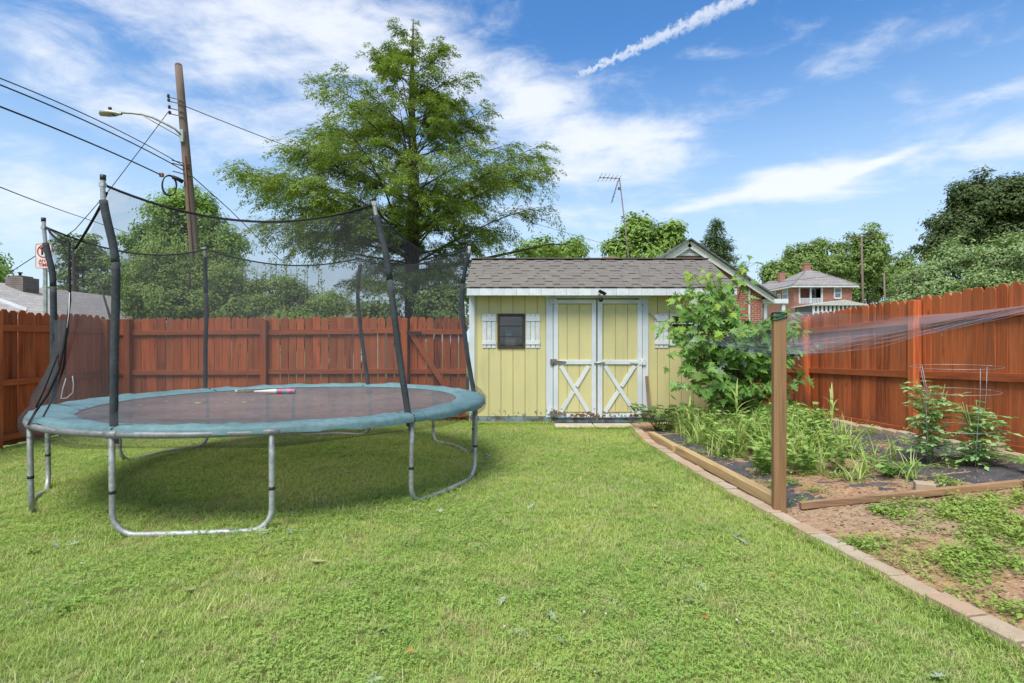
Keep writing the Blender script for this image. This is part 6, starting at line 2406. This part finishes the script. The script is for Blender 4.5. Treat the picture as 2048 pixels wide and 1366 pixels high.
        MB().span((p0, y - .03, (za + zb) / 2 + .05), (p1, y - .02, zb)).build('pane', GLASSFAR, wo)
    win(1669.5, 1680.5, 577, 595, D)
    win(1606, 1612, 613, 630, D)
    win(1622, 1629, 580, 604, D + 1.8, name='porch_door')
    # side wall windows (left face), opening to -x
    for (f, v0, v1) in ((.28, 579, 597), (.72, 581, 598), (.5, 590, 597)):
        y = D + dep * f
        za, zb = pz(v1, y), pz(v0, y)
        hw2 = .55 if f != .5 else .3
        m = MB()
        for q0, q1 in ((y - hw2 - .14, y - hw2), (y + hw2, y + hw2 + .14)):
            m.span((x0 - .07, q0, za - .14), (x0 + .01, q1, zb + .14))
        m.span((x0 - .069, y - hw2, za - .2), (x0 + .01, y + hw2, za)); m.span((x0 - .069, y - hw2, zb), (x0 + .01, y + hw2, zb + .14)); m.span((x0 - .05, y - hw2, (za + zb) / 2 - .05), (x0 + .01, y + hw2, (za + zb) / 2 + .05))
        wo = m.build('window', WHITE, root)
        MB().span((x0 - .025, y - hw2, za), (x0 - .015, y + hw2, (za + zb) / 2 - .05)).build('pane', GLASSFAR, wo)
        MB().span((x0 - .025, y - hw2, (za + zb) / 2 + .05), (x0 - .015, y + hw2, zb)).build('pane', GLASSFAR, wo)
    o = .55
    apx = Vector(((x0 + x1) / 2, D + dep / 2, pz(538, D + dep / 2)))
    q = [(x0 - o, D - o, ez), (x1 + o, D - o, ez), (x1 + o, D + dep + o, ez), (x0 - o, D + dep + o, ez)]
    rm = MB()
    rm.add(q + [tuple(apx)] + [(x, y, z - .12) for x, y, z in q], [(0, 1, 4), (1, 2, 4), (2, 3, 4), (3, 0, 4), (5, 8, 7, 6), (0, 5, 6, 1), (1, 6, 7, 2), (2, 7, 8, 3), (3, 8, 5, 0)])
    roof = rm.build('roof', SLATE, root)
    ev = MB().span((x0 - o - .02, D - o - .02, ez - .26), (x1 + o + .02, D + dep + o + .02, ez - .122)).build('eave_trim', WHITE, root)
    cm = MB().span((apx.x - .5, apx.y - .35, apx.z - .7), (apx.x + .3, apx.y + .35, apx.z + .55)).build('chimney', BRICKFAR, roof)
    MB().span((apx.x - .56, apx.y - .41, apx.z + .55), (apx.x + .36, apx.y + .41, apx.z + .7)).build('chimney_cap', BRICKFAR, cm)
    for e in ((0, 'l'), (1, 'r')):
        p = Vector(q[e[0]])
        MB().tube([p + Vector((0, 0, .02)), apx + Vector((0, 0, .02))], .09, 6).build('hip_tile', SLATE, roof)
    # rear wing with its chimney and a gable-ended pale house behind
    wing = thing('slate_roof_wing', (px(1555, 84), 84, 0), 'pale house wing with grey roof and small chimney behind the hip-roofed house', 'house')
    e2 = EYE + (683 - 578) / FPX * 84
    r2 = EYE + (683 - 558) / FPX * 84
    X0, X1 = px(1530, 84), px(1590, 84)
    MB().span((X0 + .2, 84, -.1), (X1, 90, e2)).build('wall', WHITE, wing)
    m = MB()
    m.add([(X0 - .3, 83.5, e2 - .1), (X1, 83.5, e2 - .1), (X1, 87, r2), (X0 + 2.0, 87, r2), (X0 - .3, 90.5, e2 - .1), (X1, 90.5, e2 - .1)], [(0, 1, 2, 3), (3, 2, 5, 4), (0, 3, 4), (0, 4, 5, 1), (1, 5, 2)])
    rr_ = m.build('roof', SLATE, wing)
    MB().span((px(1560, 86), 86, r2 - 1), (px(1571, 86), 86.8, EYE + (683 - 545) / FPX * 86)).build('chimney', BRICKFAR, rr_)
    # white sunroom in front
    Ds = 62.0
    sx0, sx1 = px(1628, Ds), px(1728, Ds)
    zt, ze = pz(599.5, Ds), pz(611, Ds)
    sr = thing('sunroom', ((sx0 + sx1) / 2, Ds + 2, 0), 'white glazed sunroom with a low pale roof in front of the far brick house', 'sunroom')
    m = MB()
    m.prism([(sx0 - .3, ze), (sx1 + .3, ze), (sx1 + .3, ze + .1), ((sx0 * .42 + sx1 * .58), zt), (sx0 - .3, ze + .1)], Ds - .3, Ds + 4.5)
    m.build('roof', mat_plain('pale_roof', (0.55, 0.53, 0.50), None, 0.7), sr)
    MB().span((sx0, Ds + .15, -.1), (sx1, Ds + 4.2, ze - .02)).build('wall', mat_plain('dark_room', (0.12, 0.12, 0.12), None, 0.6), sr)
    for k in range(13):
        x = sx0 + (sx1 - sx0) * k / 12
        MB().span((x - .11, Ds, -.1), (x + .11, Ds + .14, ze - .03)).build('mullion', WHITE, sr)
    MB().span((sx0, Ds + .03, -.1), (sx1, Ds + .12, pz(623, Ds))).build('sill_wall', WHITE, sr)

    # grey-roofed house on the left
    A, B = at(-60, 560, 21.5), at(225, 601, 31)
    h = thing('grey_roof_house', (A.x, (A.y + B.y) / 2, 0), 'low house with a broad pale grey shingle roof beyond the left fence', 'house')
    ridge_a, ridge_b = Vector((A.x - .5, 18.5, 4.0)), Vector((-22.6, 34, 3.95))
    ridge_a = Vector((-21.2, 19.0, 3.85))
    ea, eb = Vector((-16.9, 19.0, 2.35)), Vector((-18.3, 34, 2.35))
    wa, wb = Vector((-25.5, 19.0, 2.35)), Vector((-26.9, 34, 2.35))
    m = MB()
    t = Vector((0, 0, -.14))
    m.add([ridge_a, ridge_b, eb, ea, ridge_a + t, ridge_b + t, eb + t, ea + t], [(0, 1, 2, 3), (4, 7, 6, 5), (0, 4, 5, 1), (1, 5, 6, 2), (2, 6, 7, 3), (3, 7, 4, 0)])
    m.add([ridge_a, wa, wb, ridge_b, ridge_a + t, wa + t, wb + t, ridge_b + t], [(0, 1, 2, 3), (4, 7, 6, 5), (0, 4, 5, 1), (1, 5, 6, 2), (2, 6, 7, 3), (3, 7, 4, 0)])
    roof = m.build('roof', PALEROOF, h)
    MB().bar(ridge_a + Vector((0, -.03, -.1)), ea + Vector((0, -.03, -.1)), .24, .05, (0, 1, 0)).build('rake_board', WHITE, h)
    MB().bar(ea + Vector((.02, 0, -.1)), eb + Vector((.02, 0, -.1)), .05, .2, (0, 0, 1)).build('gutter', WHITE, h)
    w = MB()
    w.add([(-17.3, 19.4, -.1), (-25.1, 19.4, -.1), (-25.1, 19.4, 2.3), (-21.2, 19.4, 3.65), (-17.3, 19.4, 2.3), (-18.6, 33.6, -.1), (-26.4, 33.6, -.1), (-26.4, 33.6, 2.3), (-22.5, 33.6, 3.7), (-18.6, 33.6, 2.3)],
          [(0, 1, 2, 3, 4), (5, 9, 8, 7, 6), (0, 4, 9, 5), (1, 6, 7, 2)])
    w.build('wall', mat_plain('beige_siding', (0.5, 0.46, 0.4), None, 0.7), h)
    c = at(45, 575, 23.5)
    ch = MB().span((c.x - .37, c.y - .4, 2.5), (c.x + .37, c.y + .4, EYE + (683 - 556) / FPX * 23.5)).build('chimney', GREYBRICK, h)
    MB().span((c.x - .27, c.y - .3, EYE + (683 - 556) / FPX * 23.5), (c.x + .2, c.y + .3, EYE + (683 - 552.5) / FPX * 23.5)).build('chimney_cap', GREYBRICK, ch)
    tp = Vector((c.x - .1, c.y, EYE + (683 - 552.5) / FPX * 23.5))
    MB().lathe(tp, [(.05, 0), (.05, .12), (.09, .13), (.09, .17)], 8).build('flue_cap', DARKMETAL, ch)
    # nearer low roof with a pale rake, at the very left
    p = thing('carport_roof', (-17.5, 16.5, 0), 'low pale carport roof with a white edge in front of the grey-roofed house', 'carport')
    r1, r2_ = at(-40, 588, 17.0), at(52, 622, 17.0)
    m = MB()
    bk = Vector((-.6, -4.5, 0))
    m.add([r1, r2_, r2_ + bk * .0 + Vector((-.2, -3.2, -.35)), r1 + Vector((-.2, -3.2, -.35)), r1 - Vector((0, 0, .1)), r2_ - Vector((0, 0, .1)), r2_ + Vector((-.2, -3.2, -.45)), r1 + Vector((-.2, -3.2, -.45))],
          [(0, 1, 2, 3), (4, 7, 6, 5), (0, 4, 5, 1), (1, 5, 6, 2), (2, 6, 7, 3), (3, 7, 4, 0)])
    m.build('roof', PALEROOF, p)
    MB().bar(r1 + Vector((0, .03, .03)), r2_ + Vector((0, .03, .03)), .12, .04).build('edge_trim', WHITE, p)
    for q_ in (r1, r2_, r2_ + Vector((-.2, -3.1, -.35)), r1 + Vector((-.2, -3.1, -.35))):
        MB().span((q_.x - .05, q_.y - .06, -.1), (q_.x + .05, q_.y + .04, q_.z - .1)).build('carport_post', WHITE, p)
    # pale garage glimpsed behind the hemlock
    gx, gy = (705 - 1024) / FPX * 27, 27.0
    p = thing('pale_garage', (gx, gy, 0), 'pale garage glimpsed low behind the hemlock trunk', 'garage')
    MB().span((gx - 1.6, gy, -.1), (gx + 1.4, gy + 5, 2.4)).build('wall', mat_plain('pale_siding', (0.62, 0.58, 0.52), None, 0.7), p)
    m = MB()
    m.prism([(gx - 1.9, 2.402), (gx + 1.7, 2.402), (gx + 1.7, 2.5), (gx - .1, 3.3), (gx - 1.9, 2.5)], gy - .3, gy + 5.3)
    m.build('roof', PALEROOF, p)


BRIGHT = mat_plain('bright_white_trim', (0.80, 0.80, 0.78), (0.72, 0.72, 0.70), 0.6, 3, 0, 0.1, 60, 0.05)
GLASSFAR = mat_plain('far_glass', (0.10, 0.12, 0.14), (0.2, 0.23, 0.25), 0.1, 3, 0, 0, 10, .1, .6)
build_houses()
